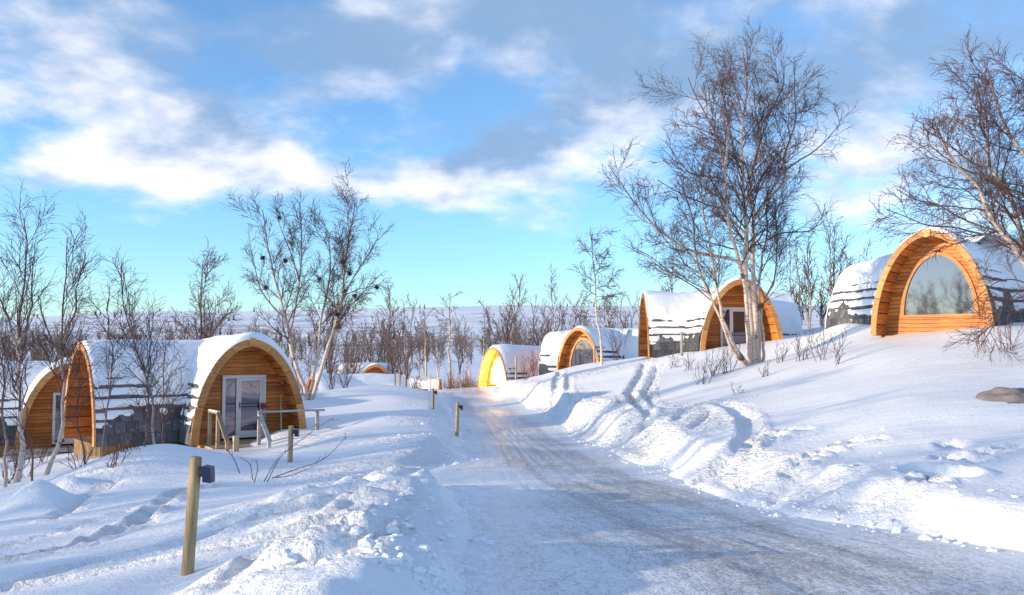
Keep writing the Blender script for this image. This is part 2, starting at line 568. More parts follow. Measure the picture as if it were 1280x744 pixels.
SCL = 20.0
cx = CT[:, :2] / SCL
n_ = len(CT)
K_ = _tps(((cx[:, None] - cx[None]) ** 2).sum(-1)) + np.eye(n_) * 0.004
Pm = np.hstack([np.ones((n_, 1)), cx])
A_ = np.block([[K_, Pm], [Pm.T, np.zeros((3, 3))]])
wts = np.linalg.solve(A_, np.concatenate([CT[:, 2], np.zeros(3)]))


def base_z(x, y):
    x, y = np.asarray(x, float), np.asarray(y, float)
    z = wts[n_] + wts[n_ + 1] * x / SCL + wts[n_ + 2] * y / SCL
    for i in range(n_):
        z = z + wts[i] * _tps((x / SCL - cx[i, 0]) ** 2 + (y / SCL - cx[i, 1]) ** 2)
    far = sstep(np.hypot(x * 0.9, y - 30), 75, 115)
    plain = CZ - 4.3 + 1.6 * sstep(y, 100, 300) + 4.0 * sstep(x, 20, 120) - 60 * sstep(y, 430, 700)
    return z * (1 - far) + plain * far


def gz(x, y):
    x, y = np.asarray(x, float), np.asarray(y, float)
    return base_z(x, y) + bank(x, y)


def hit(px, py):
    """where the line of sight through a photo pixel meets the snow"""
    ds = np.concatenate([np.arange(5, 30, 0.05), np.arange(30, 110, 0.25)])
    pts = np.array([P(px, py, d) for d in ds])
    below = pts[:, 2] < gz(pts[:, 0], pts[:, 1])
    k = int(np.argmax(below)) if below.any() else len(ds) - 1
    return pts[k]


def poly_dist(x, y, pts):
    best = np.full(x.shape, 1e9)
    sgn = np.zeros(x.shape)
    for a, b in zip(pts[:-1], pts[1:]):
        dx, dy = b[0] - a[0], b[1] - a[1]
        L2 = dx * dx + dy * dy + 1e-9
        t = np.clip(((x - a[0]) * dx + (y - a[1]) * dy) / L2, 0, 1)
        ex, ey = x - a[0] - t * dx, y - a[1] - t * dy
        d = np.hypot(ex, ey)
        w = d < best
        best = np.where(w, d, best)
        sgn = np.where(w, np.sign(dx * ey - dy * ex), sgn)
    return best, sgn


def graded(lo, hi, c, fine, rate, coarse=40.0):
    """coordinates from lo to hi, spaced `fine` near c and growing with distance"""
    up = [c]
    while up[-1] < hi:
        up.append(up[-1] + min(coarse, max(fine, rate * (up[-1] - c))))
    dn = [c]
    while dn[-1] > lo:
        dn.append(dn[-1] - min(coarse, max(fine, rate * (c - dn[-1]))))
    return np.array(dn[:0:-1] + up)


def grid_faces(nx, ny):
    i = np.arange(ny - 1)[:, None] * nx + np.arange(nx - 1)[None]
    return np.stack([i, i + 1, i + nx + 1, i + nx], -1).reshape(-1, 4)


def ground_mesh():
    xs = graded(-2600, 2600, 0.6, 0.066, 0.021, 80)
    ys = graded(-60, 2600, 7.0, 0.058, 0.0165, 80)
    X, Y = np.meshgrid(xs, ys)
    SX, SY = np.meshgrid(np.gradient(xs), np.gradient(ys))
    SP = np.maximum(SX, SY)
    x, y = X.ravel(), Y.ravel()
    sp = SP.ravel()
    Z = base_z(x, y)
    ok = lambda lam: sstep(lam / sp, 2.0, 4.5)
    # only the near part needs the fine shapes
    m = (np.abs(x) < 60) & (y < 110) & (y > -20)
    x, y, sp, z = x[m], y[m], sp[m], Z[m]
    l, r = road_sd(x, y)
    wob = vnoise(x / 1.3, y / 1.3, 5) * 0.7 + vnoise(x / 0.45, y / 0.45, 6) * 0.35 * ok(0.3)
    l2, r2 = l + wob, r + wob
    fade = 1 - sstep(y, 55, 75)
    z = z + fade * np.interp(y, BLY, BL) * sstep(l2, -0.1, 0.8) + fade * np.interp(y, BRY, BR) * sstep(r2, -0.1, 1.0)
    inside = sstep(np.minimum(-l, -r), 0.0, 0.5)
    z = z - 0.14 * inside
    outs = 1 - inside
    # soft wind-shaped undulation
    z = z + outs * (vnoise(x / 4.0, y / 4.0, 1) * 0.14 + vnoise(x / 1.7, y / 1.7, 2) * 0.09 * ok(1.7) + vnoise(x / 0.7, y / 0.7, 3) * 0.03 * ok(0.7))
    # ridges combed by the wind on the left slope
    al, ac = x * 0.62 + y * 0.78, -x * 0.78 + y * 0.62
    left = sstep(l, 0.8, 2.0) * (1 - sstep(y, 16, 22))
    z = z + left * (vnoise(al / 3.2, ac / 0.42, 11) * 0.11 * ok(0.42) + vnoise(al / 1.3, ac / 0.2, 12) * 0.045 * ok(0.2)
                    + vnoise(al / 0.5, ac / 0.16, 13) * 0.02 * ok(0.16))
    rgt = sstep(r, 1.6, 3.5)
    z = z + rgt * (vnoise(x / 2.6, y / 0.8, 14) * 0.045 * ok(0.8) + vnoise(x / 0.9, y / 0.35, 15) * 0.014 * ok(0.35))
    # broken blocks thrown up by the plough along both edges
    edge = (sstep(l, -0.15, 0.25) * (1 - sstep(l, 0.9, 2.4)) * (y < 60) + sstep(r, -0.15, 0.25) * (1 - sstep(r, 0.9, 2.2)))
    patch = np.clip(0.55 + 1.6 * vnoise(x / 1.8, y / 1.8, 21), 0.05, 1.2)
    xw, yw = x + vnoise(x / 0.5, y / 0.5, 40) * 0.25, y + vnoise(x / 0.5, y / 0.5, 41) * 0.25
    ch = np.clip(1 - (worley(xw / 0.40, yw / 0.40, 22) / 0.66) ** 2, 0, 1) * 0.10 * ok(0.32) + np.clip(1 - (worley(xw / 0.19, yw / 0.19, 23) / 0.64) ** 2, 0, 1) * 0.055 * ok(0.16)
    ch = ch + vnoise(x / 0.16, y / 0.16, 24) * 0.035 * ok(0.16) + vnoise(x / 0.32, y / 0.32, 25) * 0.06 * ok(0.32)
    z = z + edge * np.maximum(patch, 0.3) * ch * np.where(r > -0.5, 0.75, 1.7)
    churn = edge * np.clip(patch, 0.3, 1.2) * np.where(r > -0.5, 0.55, 0.9)
    # mounds the plough left, churned all over
    for (px, py, wd, hh, rough) in [(212, 547, 0.95, 0.38, 1.0), (130, 585, 1.2, 0.2, 0.8), (490, 640, 0.8, 0.12, 1.0), (420, 553, 1.2, 0.12, 0.8),
                                    (500, 552, 1.1, 0.12, 0.9), (405, 590, 1.6, 0.1, 0.8), (350, 640, 1.2, 0.12, 0.6), (45, 630, 0.42, 0.42, 0.2), (85, 612, 0.3, 0.2, 0.3),
                                    (480, 700, 0.7, 0.12, 1.2), (1045, 416, 0.8, 0.18, 0.2), (352, 548, 0.7, 0.25, 0.5),
                                    (820, 560, 1.2, 0.05, 0.4), (740, 535, 1.6, 0.0, 0.4), (690, 500, 2.0, 0.0, 0.4), (660, 478, 3.0, 0.1, 0.5)]:
        q = hit(px, py)
        e = np.exp(-((x - q[0]) ** 2 + (y - q[1]) ** 2) / wd ** 2)
        churn = churn + e * outs * rough * 0.9
        z = z + e * outs * (hh + rough * (ch * 1.1 + vnoise(x / 0.6, y / 0.6, 31) * 0.10 * ok(0.6)))
    # tracks and trails
    def along(pix, w, depth, lip=0.4, rough=0.0, twin=0.0, lump=0.0):
        nonlocal z, churn
        pts = [hit(*p)[:2] for p in pix]
        d, s = poly_dist(x, y, pts)
        if twin:
            d = np.abs(d - twin)
        churn = churn + 0.5 * np.exp(-((d - w) / (w * 0.8)) ** 2)
        cut = 1 - sstep(d, w * 0.45, w)
        rim = np.exp(-((d - w * 1.25) / (w * 0.4)) ** 2)
        mod = 1.0 + rough * 2 * vnoise(x / (w * 1.6), y / (w * 1.6), 51)
        z = z - depth * cut * mod + depth * lip * rim * mod
        if lump:
            e = 1 - sstep(d, w, w * 2.2)
            churn = churn + e * lump * 1.3
            z = z + e * lump * (ch + vnoise(x / 0.5, y / 0.5, 53) * 0.2 * ok(0.5))
    along([(893, 506), (918, 514), (934, 528), (938, 545), (925, 565), (905, 585), (880, 606)], 0.22, 0.09, 0.5, 0.2)
    along([(905, 503), (935, 512), (950, 530), (950, 548), (935, 572)], 0.1, 0.04, 0.5, 0.2)
    along([(860, 515), (840, 532), (815, 548), (790, 562)], 0.2, 0.05, 0.5, 0.3)
    along([(890, 518), (865, 540), (830, 556)], 0.14, 0.04, 0.5, 0.3)
    along([(806, 455), (797, 475), (786, 492), (795, 505), (812, 520), (808, 532)], 0.2, 0.08, 0.5, 0.35, 0, 0.7)
    along([(822, 458), (815, 478), (806, 495), (820, 512)], 0.16, 0.06, 0.5, 0.35, 0, 0.7)
    along([(700, 466), (696, 480), (694, 498), (700, 508)], 0.22, 0.07, 0.5, 0.3, 0, 0.7)
    along([(712, 470), (710, 490), (725, 506)], 0.18, 0.05, 0.5, 0.35, 0, 0.6)
    along([(640, 486), (690, 474), (750, 465), (800, 456)], 0.7, 0.02, 0.3, 0.5, 0, 0.8)
    along([(650, 500), (690, 515), (760, 530), (850, 535)], 0.8, 0.0, 0.3, 0.5, 0, 0.6)
    along([(720, 500), (780, 515), (850, 512), (920, 500)], 0.3, 0.03, 0.6, 0.5, 0, 0.7)
    # left slope: old ski tracks running up beside the post
    along([(0, 738), (120, 707), (232, 688), (320, 660), (420, 640)], 0.16, 0.09, 0.4, 0.3)
    along([(0, 744), (150, 716), (260, 696), (380, 668), (450, 655)], 0.10, 0.05, 0.5, 0.4)
    along([(0, 702), (90, 682), (170, 652), (215, 622), (260, 606)], 0.14, 0.08, 0.6, 0.8, 0, 0.35)
    along([(0, 684), (80, 662), (160, 636)], 0.07, 0.05, 0.4, 0.4)
    along([(260, 744), (330, 712), (420, 690)], 0.12, 0.05, 0.5, 0.6)
    along([(60, 650), (100, 626), (140, 600)], 0.12, 0.08, 0.4, 0.6)
    # single footprints
    for trail in ([(990, 592), (1003, 584), (1018, 578), (1035, 570), (1052, 563), (1072, 558), (1094, 556)],
                  [(1222, 578), (1240, 572), (1258, 566), (1277, 561)], [(968, 548), (985, 542), (1003, 540)], [(940, 556), (958, 552)]):
        for k, p in enumerate(trail):
            q = hit(*p)
            d = np.hypot(x - q[0], (y - q[1]))
            z = z - 0.13 * (1 - sstep(d, 0.08, 0.2)) + 0.045 * np.exp(-((d - 0.25) / 0.08) ** 2) * (1 + vnoise(x / 0.1, y / 0.1, 60))
    # print of someone who lay down in the snow
    for (px, py, ax_, ay_, dp) in [(1191, 564, 0.19, 0.26, 0.22), (1190, 581, 0.22, 0.26, 0.20), (1176, 601, 0.40, 0.46, 0.30), (1158, 610, 0.2, 0.22, 0.18), (1217, 583, 0.17, 0.18, 0.10)]:
        q = hit(px, py)
        d = np.hypot((x - q[0]) / ax_, (y - q[1]) / ay_)
        z = z - dp * (1 - sstep(d, 0.75, 1.1)) + 0.05 * np.exp(-((d - 1.25) / 0.2) ** 2)
    Z[m] = z
    me = mesh_np("ground", np.stack([X.ravel(), Y.ravel(), Z], -1), grid_faces(len(xs), len(ys)))
    full = np.zeros(len(Z))
    full[m] = np.clip(churn, 0, 1.3)
    me.attributes.new('churn', 'FLOAT', 'POINT').data.foreach_set('value', full.astype(np.float32))
    return me


tag(link("ground", ground_mesh(), MT['snow']), kind='structure')


def snow_chunks():
    """broken lumps rolled off the plough, far too many to count"""
    rng = np.random.default_rng(77)
    n = 1500
    y = rng.uniform(6.2, 34, n) ** 1.0
    y = 6.2 + (y - 6.2) ** 2 / 27.8
    sidei = rng.random(n) < 0.55
    off = rng.gamma(1.6, 0.38, n) - 0.45
    xe = np.where(sidei, np.interp(y, RY, XL) - off, np.interp(y, RY2, XR) + off)
    keep = ~((y > 14.3) & (y < 18) & sidei)
    y, xe, off = y[keep], xe[keep], off[keep]
    n = len(y)
    rad = np.clip(rng.lognormal(-3.75, 0.50, n), 0.010, 0.075)
    g0 = bpy.data.objects['ground']
    r0 = bpy.data.objects['road']
    t = (1 + 5 ** 0.5) / 2
    ico = np.array([(-1, t, 0), (1, t, 0), (-1, -t, 0), (1, -t, 0), (0, -1, t), (0, 1, t), (0, -1, -t), (0, 1, -t), (t, 0, -1), (t, 0, 1), (-t, 0, -1), (-t, 0, 1)]) / 1.9
    tri = np.array([(0, 11, 5), (0, 5, 1), (0, 1, 7), (0, 7, 10), (0, 10, 11), (1, 5, 9), (5, 11, 4), (11, 10, 2), (10, 7, 6), (7, 1, 8), (3, 9, 4), (3, 4, 2), (3, 2, 6), (3, 6, 8), (3, 8, 9), (4, 9, 5), (2, 4, 11), (6, 2, 10), (8, 6, 7), (9, 8, 1)])
    V, T = [], []
    for i in range(n):
        zz = -99
        for ob in (g0, r0):
            hit_, loc, nor, fi = ob.ray_cast((xe[i], y[i], 30), (0, 0, -1))
            if hit_:
                zz = max(zz, loc.z)
        v = ico * rng.uniform(0.65, 1.25, (12, 1)) * rad[i] * np.array((rng.uniform(0.9, 1.7), 1.0, rng.uniform(0.5, 0.9)))
        a = rng.uniform(0, 6.28)
        v = v @ np.array([[math.cos(a), -math.sin(a), 0], [math.sin(a), math.cos(a), 0], [0, 0, 1]])
        V.append(v + (xe[i], y[i], zz + rad[i] * 0.05))
        T.append(tri + 12 * i)
    o = link('snow_chunks', mesh_np('snow_chunks', np.vstack(V), None, np.vstack(T), smooth=False), MT['roofsnow'])
    tag(o, 'broken lumps of snow thrown along both road edges by the plough', 'snow lumps', kind='stuff')


def road_mesh():
    ys = graded(-20, 85, 7.0, 0.08, 0.014)
    us = np.linspace(0, 1, 90)
    U, Y = np.meshgrid(us, ys)
    xl = np.interp(Y, RY, XL) - 0.75
    xr = np.interp(Y, RY2, XR) + 0.75
    X = xl + (xr - xl) * U
    x, y = X.ravel(), Y.ravel()
    z = base_z(x, y)
    acr = ((X - (xl + xr) / 2)).ravel()
    f = 1 - sstep(y, 25, 45)
    z = z + f * (vnoise(acr / 0.3, y / 3.5, 71) * 0.012 + vnoise(acr / 0.12, y / 1.0, 72) * 0.006 + vnoise(acr / 0.5, y / 0.5, 73) * 0.012
                 + vnoise(x / 0.14, y / 0.14, 74) * 0.010)
    # curved tyre grooves that come down the hill and swing right at the bottom
    for off, w in ((0.2, 0.05), (0.5, 0.03), (1.0, 0.05), (1.3, 0.03), (-0.5, 0.04), (-0.9, 0.03), (1.7, 0.04), (2.3, 0.05)):
        xc = np.interp(y, [2, 5, 8, 11, 15, 25, 50], np.array([3.6, 2.6, 1.6, 1.0, 0.4, -0.1, -2.9]) + off * np.array([1.4, 1.2, 1, .9, .6, .5, .4]))
        d = np.abs(x - xc)
        z = z - 0.010 * (1 - sstep(d, w * 0.5, w)) + 0.005 * np.exp(-((d - 1.6 * w) / w) ** 2)
    me = mesh_np("road", np.stack([x, y, z], -1), grid_faces(len(us), len(ys)))
    uvl = me.uv_layers.new(name="UVMap")
    li = np.zeros(len(me.loops), dtype=np.int32)
    me.loops.foreach_get('vertex_index', li)
    sx = x * 1.0 + 0 * y
    uvl.data.foreach_set('uv', np.stack([acr[li], y[li]], -1).astype(np.float32).ravel())
    # where wheels have worn through to the grit
    half = ((xr - xl) / 2).ravel()
    e = np.abs(acr) / half
    xc = np.interp(y, [0, 6, 8.5, 13, 20, 30, 50, 80], [3.4, 2.7, 2.3, 1.6, 0.7, 0.1, -2.7, -3.6])
    wd = np.interp(y, [0, 9, 14, 20, 60], [2.0, 2.0, 1.7, 1.8, 1.7])
    wd = wd * (1 + 0.5 * vnoise(y / 2.2, x / 2.5, 78))
    wear = np.exp(-((x - xc) / wd) ** 2) * 0.85 - 0.42 + 0.5 * vnoise(x / 1.1, y / 1.6, 79) - 0.6 * sstep(e, 0.55, 0.9)
    for off in (-0.75, 0.75):      # wheel paths
        wear = wear + 0.25 * np.exp(-((x - xc - off) / 0.22) ** 2)
    for off, sg in ((0.2, 1), (0.5, -1), (1.0, 1), (1.3, -1), (-0.5, 1), (-0.9, -1), (1.7, 1), (2.3, -1), (-1.4, 1)):   # single tyre lines
        xl_ = np.interp(y, [2, 5, 8, 11, 15, 25, 50], np.array([3.6, 2.6, 1.6, 1.0, 0.4, -0.1, -2.9]) + off * np.array([1.4, 1.2, 1, .9, .6, .5, .4]))
        wear = wear + 0.32 * sg * np.exp(-((x - xl_) / 0.06) ** 2) * (0.5 + vnoise(x / 0.6, y / 0.9, 75)) * (y < 24)
    at = me.attributes.new('wear', 'FLOAT', 'POINT')
    at.data.foreach_set('value', wear.astype(np.float32))
    return me


tag(link("road", road_mesh(), MT['road']), kind='structure')
bpy.context.view_layer.update()
snow_chunks()


def hills_mesh():
    xs = np.linspace(-2400, 2400, 260)
    ys = np.linspace(330, 2600, 120)
    X, Y = np.meshgrid(xs, ys)
    az = X / Y
    crest = 58 + 9 * np.interp(az, [-0.6, -0.42, -0.3, -0.15, -0.05, 0.1, 0.3, 0.6], [-1.2, -0.6, -0.6, 0.0, 0.35, 0.25, -0.2, -0.5])
    rise = sstep(Y, 330, 1500) ** 1.15
    Z = CZ - 2.8 + rise * crest + rise * (vnoise(X / 420, Y / 420, 81) * 16 + vnoise(X / 150, Y / 150, 82) * 5 + vnoise(X / 60, Y / 60, 83) * 1.6)
    Z = Z - 30 * sstep(Y, 1700, 2600)
    Z = Z - 1.5 * (1 - sstep(Y, 330, 360))
    return mesh_np("hills", np.stack([X, Y, Z], -1), grid_faces(len(xs), len(ys)))


tag(link("hills", hills_mesh(), MT['hill']), kind='structure')


# ---------------------------------------------------------------- trees
def tubes(Pt, Rd, sides):
    """Pt (N,K,3), Rd (N,K) -> verts, quads"""
    n, k, _ = Pt.shape
    T = np.gradient(Pt, axis=1)
    T /= np.linalg.norm(T, axis=-1, keepdims=True) + 1e-9
    D = Pt[:, -1] - Pt[:, 0]
    D = D / (np.linalg.norm(D, axis=-1, keepdims=True) + 1e-9)
    ref = np.where(np.abs(D[:, 2:3]) > 0.8, np.array([[1.0, 0.13, 0]]), np.array([[0.1, 0.05, 1.0]]))[:, None]
    S = ref - (ref * T).sum(-1, keepdims=True) * T
    S /= np.linalg.norm(S, axis=-1, keepdims=True) + 1e-9
    B = np.cross(T, S)
    a = np.arange(sides) * 2 * math.pi / sides
    V = Pt[:, :, None] + Rd[:, :, None, None] * (np.cos(a)[None, None, :, None] * S[:, :, None] + np.sin(a)[None, None, :, None] * B[:, :, None])
    base = (np.arange(n)[:, None, None] * k + np.arange(k - 1)[None, :, None]) * sides
    j = np.arange(sides)[None, None]
    j2 = (j + 1) % sides
    Q = np.stack([base + j, base + j2, base + sides + j2, base + sides + j], -1).reshape(-1, 4)
    return V.reshape(-1, 3), Q


def spline(pts, k):
    """smooth resample of a polyline to k points"""
    pts = np.asarray(pts, float)
    m = len(pts)
    if m == 2:
        t = np.linspace(0, 1, k)[:, None]
        return pts[0] * (1 - t) + pts[1] * t
    e = np.vstack([2 * pts[0] - pts[1], pts, 2 * pts[-1] - pts[-2]])
    L = np.concatenate([[0], np.cumsum(np.linalg.norm(np.diff(pts, axis=0), axis=1))])
    out_ = []
    for s in np.linspace(0, L[-1], k):
        i = min(int(np.searchsorted(L, s, 'right')) - 1, m - 2)
        t = (s - L[i]) / (L[i + 1] - L[i] + 1e-9)
        p0, p1, p2, p3 = e[i], e[i + 1], e[i + 2], e[i + 3]
        out_.append(0.5 * (2 * p1 + (p2 - p0) * t + (2 * p0 - 5 * p1 + 4 * p2 - p3) * t * t + (3 * p1 - p0 - 3 * p2 + p3) * t ** 3))
    return np.array(out_)


def grow(PP, RR, rng, per_m, t0, t1, ang, ratio, k, up=0.0, droop=0.0, wob=0.12, rr=0.6, rmin=0.004, lmin=0.15, lmax=9.0, shrink=0.55, mincount=1):
    """side shoots along every given branch"""
    n, K, _ = PP.shape
    seg = np.linalg.norm(np.diff(PP, axis=1), axis=-1)
    plen = seg.sum(1)
    cnt = np.maximum(mincount, np.round(plen * (t1 - t0) * per_m * rng.uniform(0.8, 1.2, n)).astype(int))
    idx = np.repeat(np.arange(n), cnt)
    first = np.repeat(np.cumsum(cnt) - cnt, cnt)
    rank = np.arange(len(idx)) - first
    t = t0 + (t1 - t0) * (rank + rng.uniform(0.1, 0.9, len(idx))) / np.repeat(cnt, cnt)
    f = np.clip(t * (K - 1), 0, K - 1.001)
    i = f.astype(int)
    fr = (f - i)[:, None]
    p = PP[idx, i] * (1 - fr) + PP[idx, i + 1] * fr
    r = RR[idx, i] * (1 - fr[:, 0]) + RR[idx, i + 1] * fr[:, 0]
    tan = PP[idx, i + 1] - PP[idx, i]
    tan /= np.linalg.norm(tan, axis=1, keepdims=True) + 1e-9
    rv = rng.normal(size=tan.shape)
    per = np.cross(tan, rv)
    per /= np.linalg.norm(per, axis=1, keepdims=True) + 1e-9
    a = np.radians(rng.normal(ang, ang * 0.22, len(idx)))[:, None]
    d = np.cos(a) * tan + np.sin(a) * per
    d[:, 2] += up
    d /= np.linalg.norm(d, axis=1, keepdims=True)
    L = np.clip(plen[idx] * ratio * (1 - shrink * t) * rng.uniform(0.6, 1.25, len(idx)), lmin, lmax)
    out_ = np.zeros((len(idx), k, 3))
    out_[:, 0] = p
    step = (L / (k - 1))[:, None]
    for q in range(1, k):
        d = d + rng.normal(size=d.shape) * wob
        d[:, 2] += up * 0.5 - droop * q / k
        d /= np.linalg.norm(d, axis=1, keepdims=True)
        out_[:, q] = out_[:, q - 1] + d * step
    r0 = np.clip(r * rr, rmin * 1.2, 1)
    RRo = np.maximum(rmin, r0[:, None] * (1 - np.linspace(0, 0.75, k))[None])
    return out_, RRo


def make_tree(name, loc, label, group, stems, radii, seed, l1, l2, l3, l4=None, cat='tree', bark='birch', k0=14, twigmat='twig', branchmat='branch',
              limbs=None, nests=0, rough_stem=0.02):
    """stems: list of polylines in world space; limbs: extra polylines that grow from them"""
    rng = np.random.default_rng(seed)
    root = empty(name, loc, label, cat, group)
    loc = np.asarray(loc, float)
    S = []
    for s in stems:
        q = spline(s, k0) - loc
        q[1:-1] += rng.normal(size=(k0 - 2, 3)) * rough_stem
        S.append(q)
    S = np.array(S)
    RS = np.array([np.maximum(0.012, r * (1 - 0.86 * np.linspace(0, 1, k0) ** 0.8)) for r in radii])
    RS[:, 0] *= 1.15
    for a, b in zip(S, RS):
        v, q = tubes(a[None], b[None], 8)
        me = mesh_np('stem', v, q)
        me.attributes.new('girth', 'FLOAT', 'POINT').data.foreach_set('value', np.repeat(b, 8).astype(np.float32))
        link('stem' if len(S) > 1 else 'trunk', me, MT[bark], root)
    allp, allr = S, RS
    V, Q, n = [], [], 0
    if limbs:
        LP = np.array([spline(s, k0) - loc for s, r in limbs])
        LR = np.array([np.maximum(0.012, r * (1 - 0.82 * np.linspace(0, 1, k0))) for s, r in limbs])
        for a, b in zip(LP, LR):
            v, q = tubes(a[None], b[None], 6)
            me = mesh_np('limb', v, q)
            me.attributes.new('girth', 'FLOAT', 'POINT').data.foreach_set('value', np.repeat(b, 6).astype(np.float32))
            link('limb', me, MT[bark if bark == 'birch' else branchmat], root)
        allp, allr = np.concatenate([S, LP]), np.concatenate([RS, LR])
    p1, r1 = grow(allp, allr, rng, **l1)
    v, q = tubes(p1, r1, 5)
    V.append(v); Q.append(q + n); n += len(v)
    p2, r2 = grow(p1, r1, rng, **l2)
    v, q = tubes(p2, r2, 4)
    V.append(v); Q.append(q + n); n += len(v)
    link('branches', mesh_np('branches', np.vstack(V), np.vstack(Q)), MT[branchmat], root)['kind'] = 'stuff'
    V, Q, n = [], [], 0
    p3, r3 = grow(p2, r2, rng, **l3)
    v, q = tubes(p3, r3, 3)
    V.append(v); Q.append(q + n); n += len(v)
    if l4:
        p4, r4 = grow(p3, r3, rng, **l4)
        v, q = tubes(p4, r4, 3)
        V.append(v); Q.append(q + n); n += len(v)
    link('twigs', mesh_np('twigs', np.vstack(V), np.vstack(Q)), MT[twigmat], root)['kind'] = 'stuff'
    for k in range(nests):
        c = p2[rng.integers(len(p2)), 2]
        m = 110
        d = rng.normal(size=(m, 3)); d /= np.linalg.norm(d, axis=1, keepdims=True)
        a = c + d * 0.03
        L = rng.uniform(0.02, 0.075, m)[:, None]
        pp = np.stack([a, a + d * L * 0.5 + rng.normal(size=(m, 3)) * 0.02, a + d * L + rng.normal(size=(m, 3)) * 0.04], 1)
        v, q = tubes(pp, np.full((m, 3), 0.007), 3)
        link('broom_cluster', mesh_np('broom_cluster', v, q), MT['nest'], root)
    return root


def pix(pts, d0, d1):
    """photo pixels of a stem -> points in the place, its depth going from d0 at the foot to d1 at the tip"""
    k = len(pts)
    return [P(p[0], p[1], d0 + (d1 - d0) * i / max(1, k - 1)) for i, p in enumerate(pts)]


def foot(px, d):
    x = (px - 640.0) / F * d
    return np.array((x, d, float(gz(x, d))))


def copy_tree(o, parent=None):
    c = o.copy()
    COL.objects.link(c)
    c.parent = parent
    for ch in list(o.children):
        copy_tree(ch, c)
    return c


L1 = dict(per_m=2.4, t0=0.25, t1=0.96, ang=38, ratio=0.36, k=8, up=0.10, wob=0.09, rr=0.45, rmin=0.008, lmax=2.8)
L2 = dict(per_m=6.5, t0=0.12, t1=0.98, ang=38, ratio=0.50, k=6, up=0.04, wob=0.10, rr=0.55, rmin=0.0058, lmax=1.5, lmin=0.35)
L3 = dict(per_m=9.0, t0=0.1, t1=1.0, ang=34, ratio=0.65, k=4, up=0.0, droop=0.06, wob=0.10, rr=0.65, rmin=0.0042, lmax=1.0, lmin=0.30)
L4 = dict(per_m=7.5, t0=0.1, t1=1.0, ang=34, ratio=0.7, k=3, droop=0.12, wob=0.10, rr=0.75, rmin=0.0034, lmax=0.6, lmin=0.22)


def upd(d, **k):
    e = dict(d)
    e.update(k)
    return e


# --- the big birch clump in front of the middle cabin
D = 30.0
b0 = hit(938, 458)
D = b0[1]
stems = [
    pix([(942, 458), (938, 400), (932, 330), (933, 290), (930, 251), (928, 206), (928, 170), (930, 148), (934, 110), (932, 82), (929, 66)], D, D + 0.6),
    pix([(946, 457), (944, 400), (941, 325), (942, 276), (940, 251), (940, 213), (950, 180), (949, 162), (962, 142), (977, 111), (980, 88)], D + 0.2, D + 1.8),
    pix([(936, 458), (934, 400), (928, 345), (918, 305), (910, 281), (907, 250), (906, 217), (894, 170), (887, 150), (871, 123), (860, 97)], D - 0.1, D - 1.4),
    pix([(938, 459), (921, 437), (904, 397), (898, 370), (893, 340), (886, 300), (880, 262), (868, 225), (856, 195)], D - 0.3, D - 2.0),
    pix([(933, 460), (912, 431), (900, 398), (885, 365), (874, 335), (868, 300), (864, 265), (850, 230)], D - 0.4, D - 1.2),
    pix([(949, 457), (949, 400), (950, 345), (953, 320), (960, 290), (958, 265), (958, 235), (966, 205), (975, 180)], D + 0.3, D + 2.2),
    pix([(953, 455), (955, 420), (951, 392), (957, 372), (968, 350), (971, 300), (970, 262)], D + 0.4, D + 0.8),
]
limbs = [
    (pix([(933, 330), (905, 322), (873, 316), (848, 306), (820, 284), (795, 256), (774, 226), (760, 206)], D - 0.4, D - 2.2), 0.06),
    (pix([(942, 274), (962, 247), (980, 227), (979, 200), (989, 170), (995, 148), (993, 111), (994, 82)], D + 0.7, D + 1.6), 0.06),
    (pix([(980, 214), (1000, 200), (1015, 191), (1032, 176), (1047, 158), (1052, 146)], D + 1.2, D + 1.0), 0.035),
    (pix([(957, 302), (975, 292), (1000, 290), (1014, 288), (1025, 275), (1030, 266)], D + 1.0, D - 0.5), 0.035),
    (pix([(929, 148), (922, 122), (916, 105), (910, 92)], D + 0.4, D + 0.2), 0.035),
    (pix([(906, 210), (909, 186), (911, 165), (908, 140), (902, 111), (898, 88)], D - 0.8, D - 0.4), 0.045),
    (pix([(929, 246), (912, 234), (902, 224), (880, 220), (862, 216), (845, 196), (832, 176)], D, D - 0.9), 0.045),
    (pix([(932, 292), (916, 276), (905, 262), (884, 256), (860, 246), (840, 236), (822, 225)], D, D - 1.8), 0.045),
    (pix([(929, 204), (915, 196), (905, 180), (890, 168), (872, 160), (850, 150)], D, D + 1.0), 0.03),
    (pix([(928, 176), (938, 160), (950, 140), (958, 118)], D + 0.4, D + 1.2), 0.03),
    (pix([(900, 386), (870, 360), (840, 342), (815, 322), (796, 312)], D - 0.6, D - 1.6), 0.03),
]
make_tree('birch_tree', b0, 'tallest bare birch, many white stems from one foot, before the middle cabin', None, stems,
          [0.135, 0.115, 0.10, 0.07, 0.07, 0.065, 0.06], 5, upd(L1, per_m=3.1, t0=0.33, lmax=1.9, up=0.05, ang=42), upd(L2, per_m=7.0), upd(L3, per_m=9.0), upd(L4, per_m=6.5), limbs=limbs, k0=20)

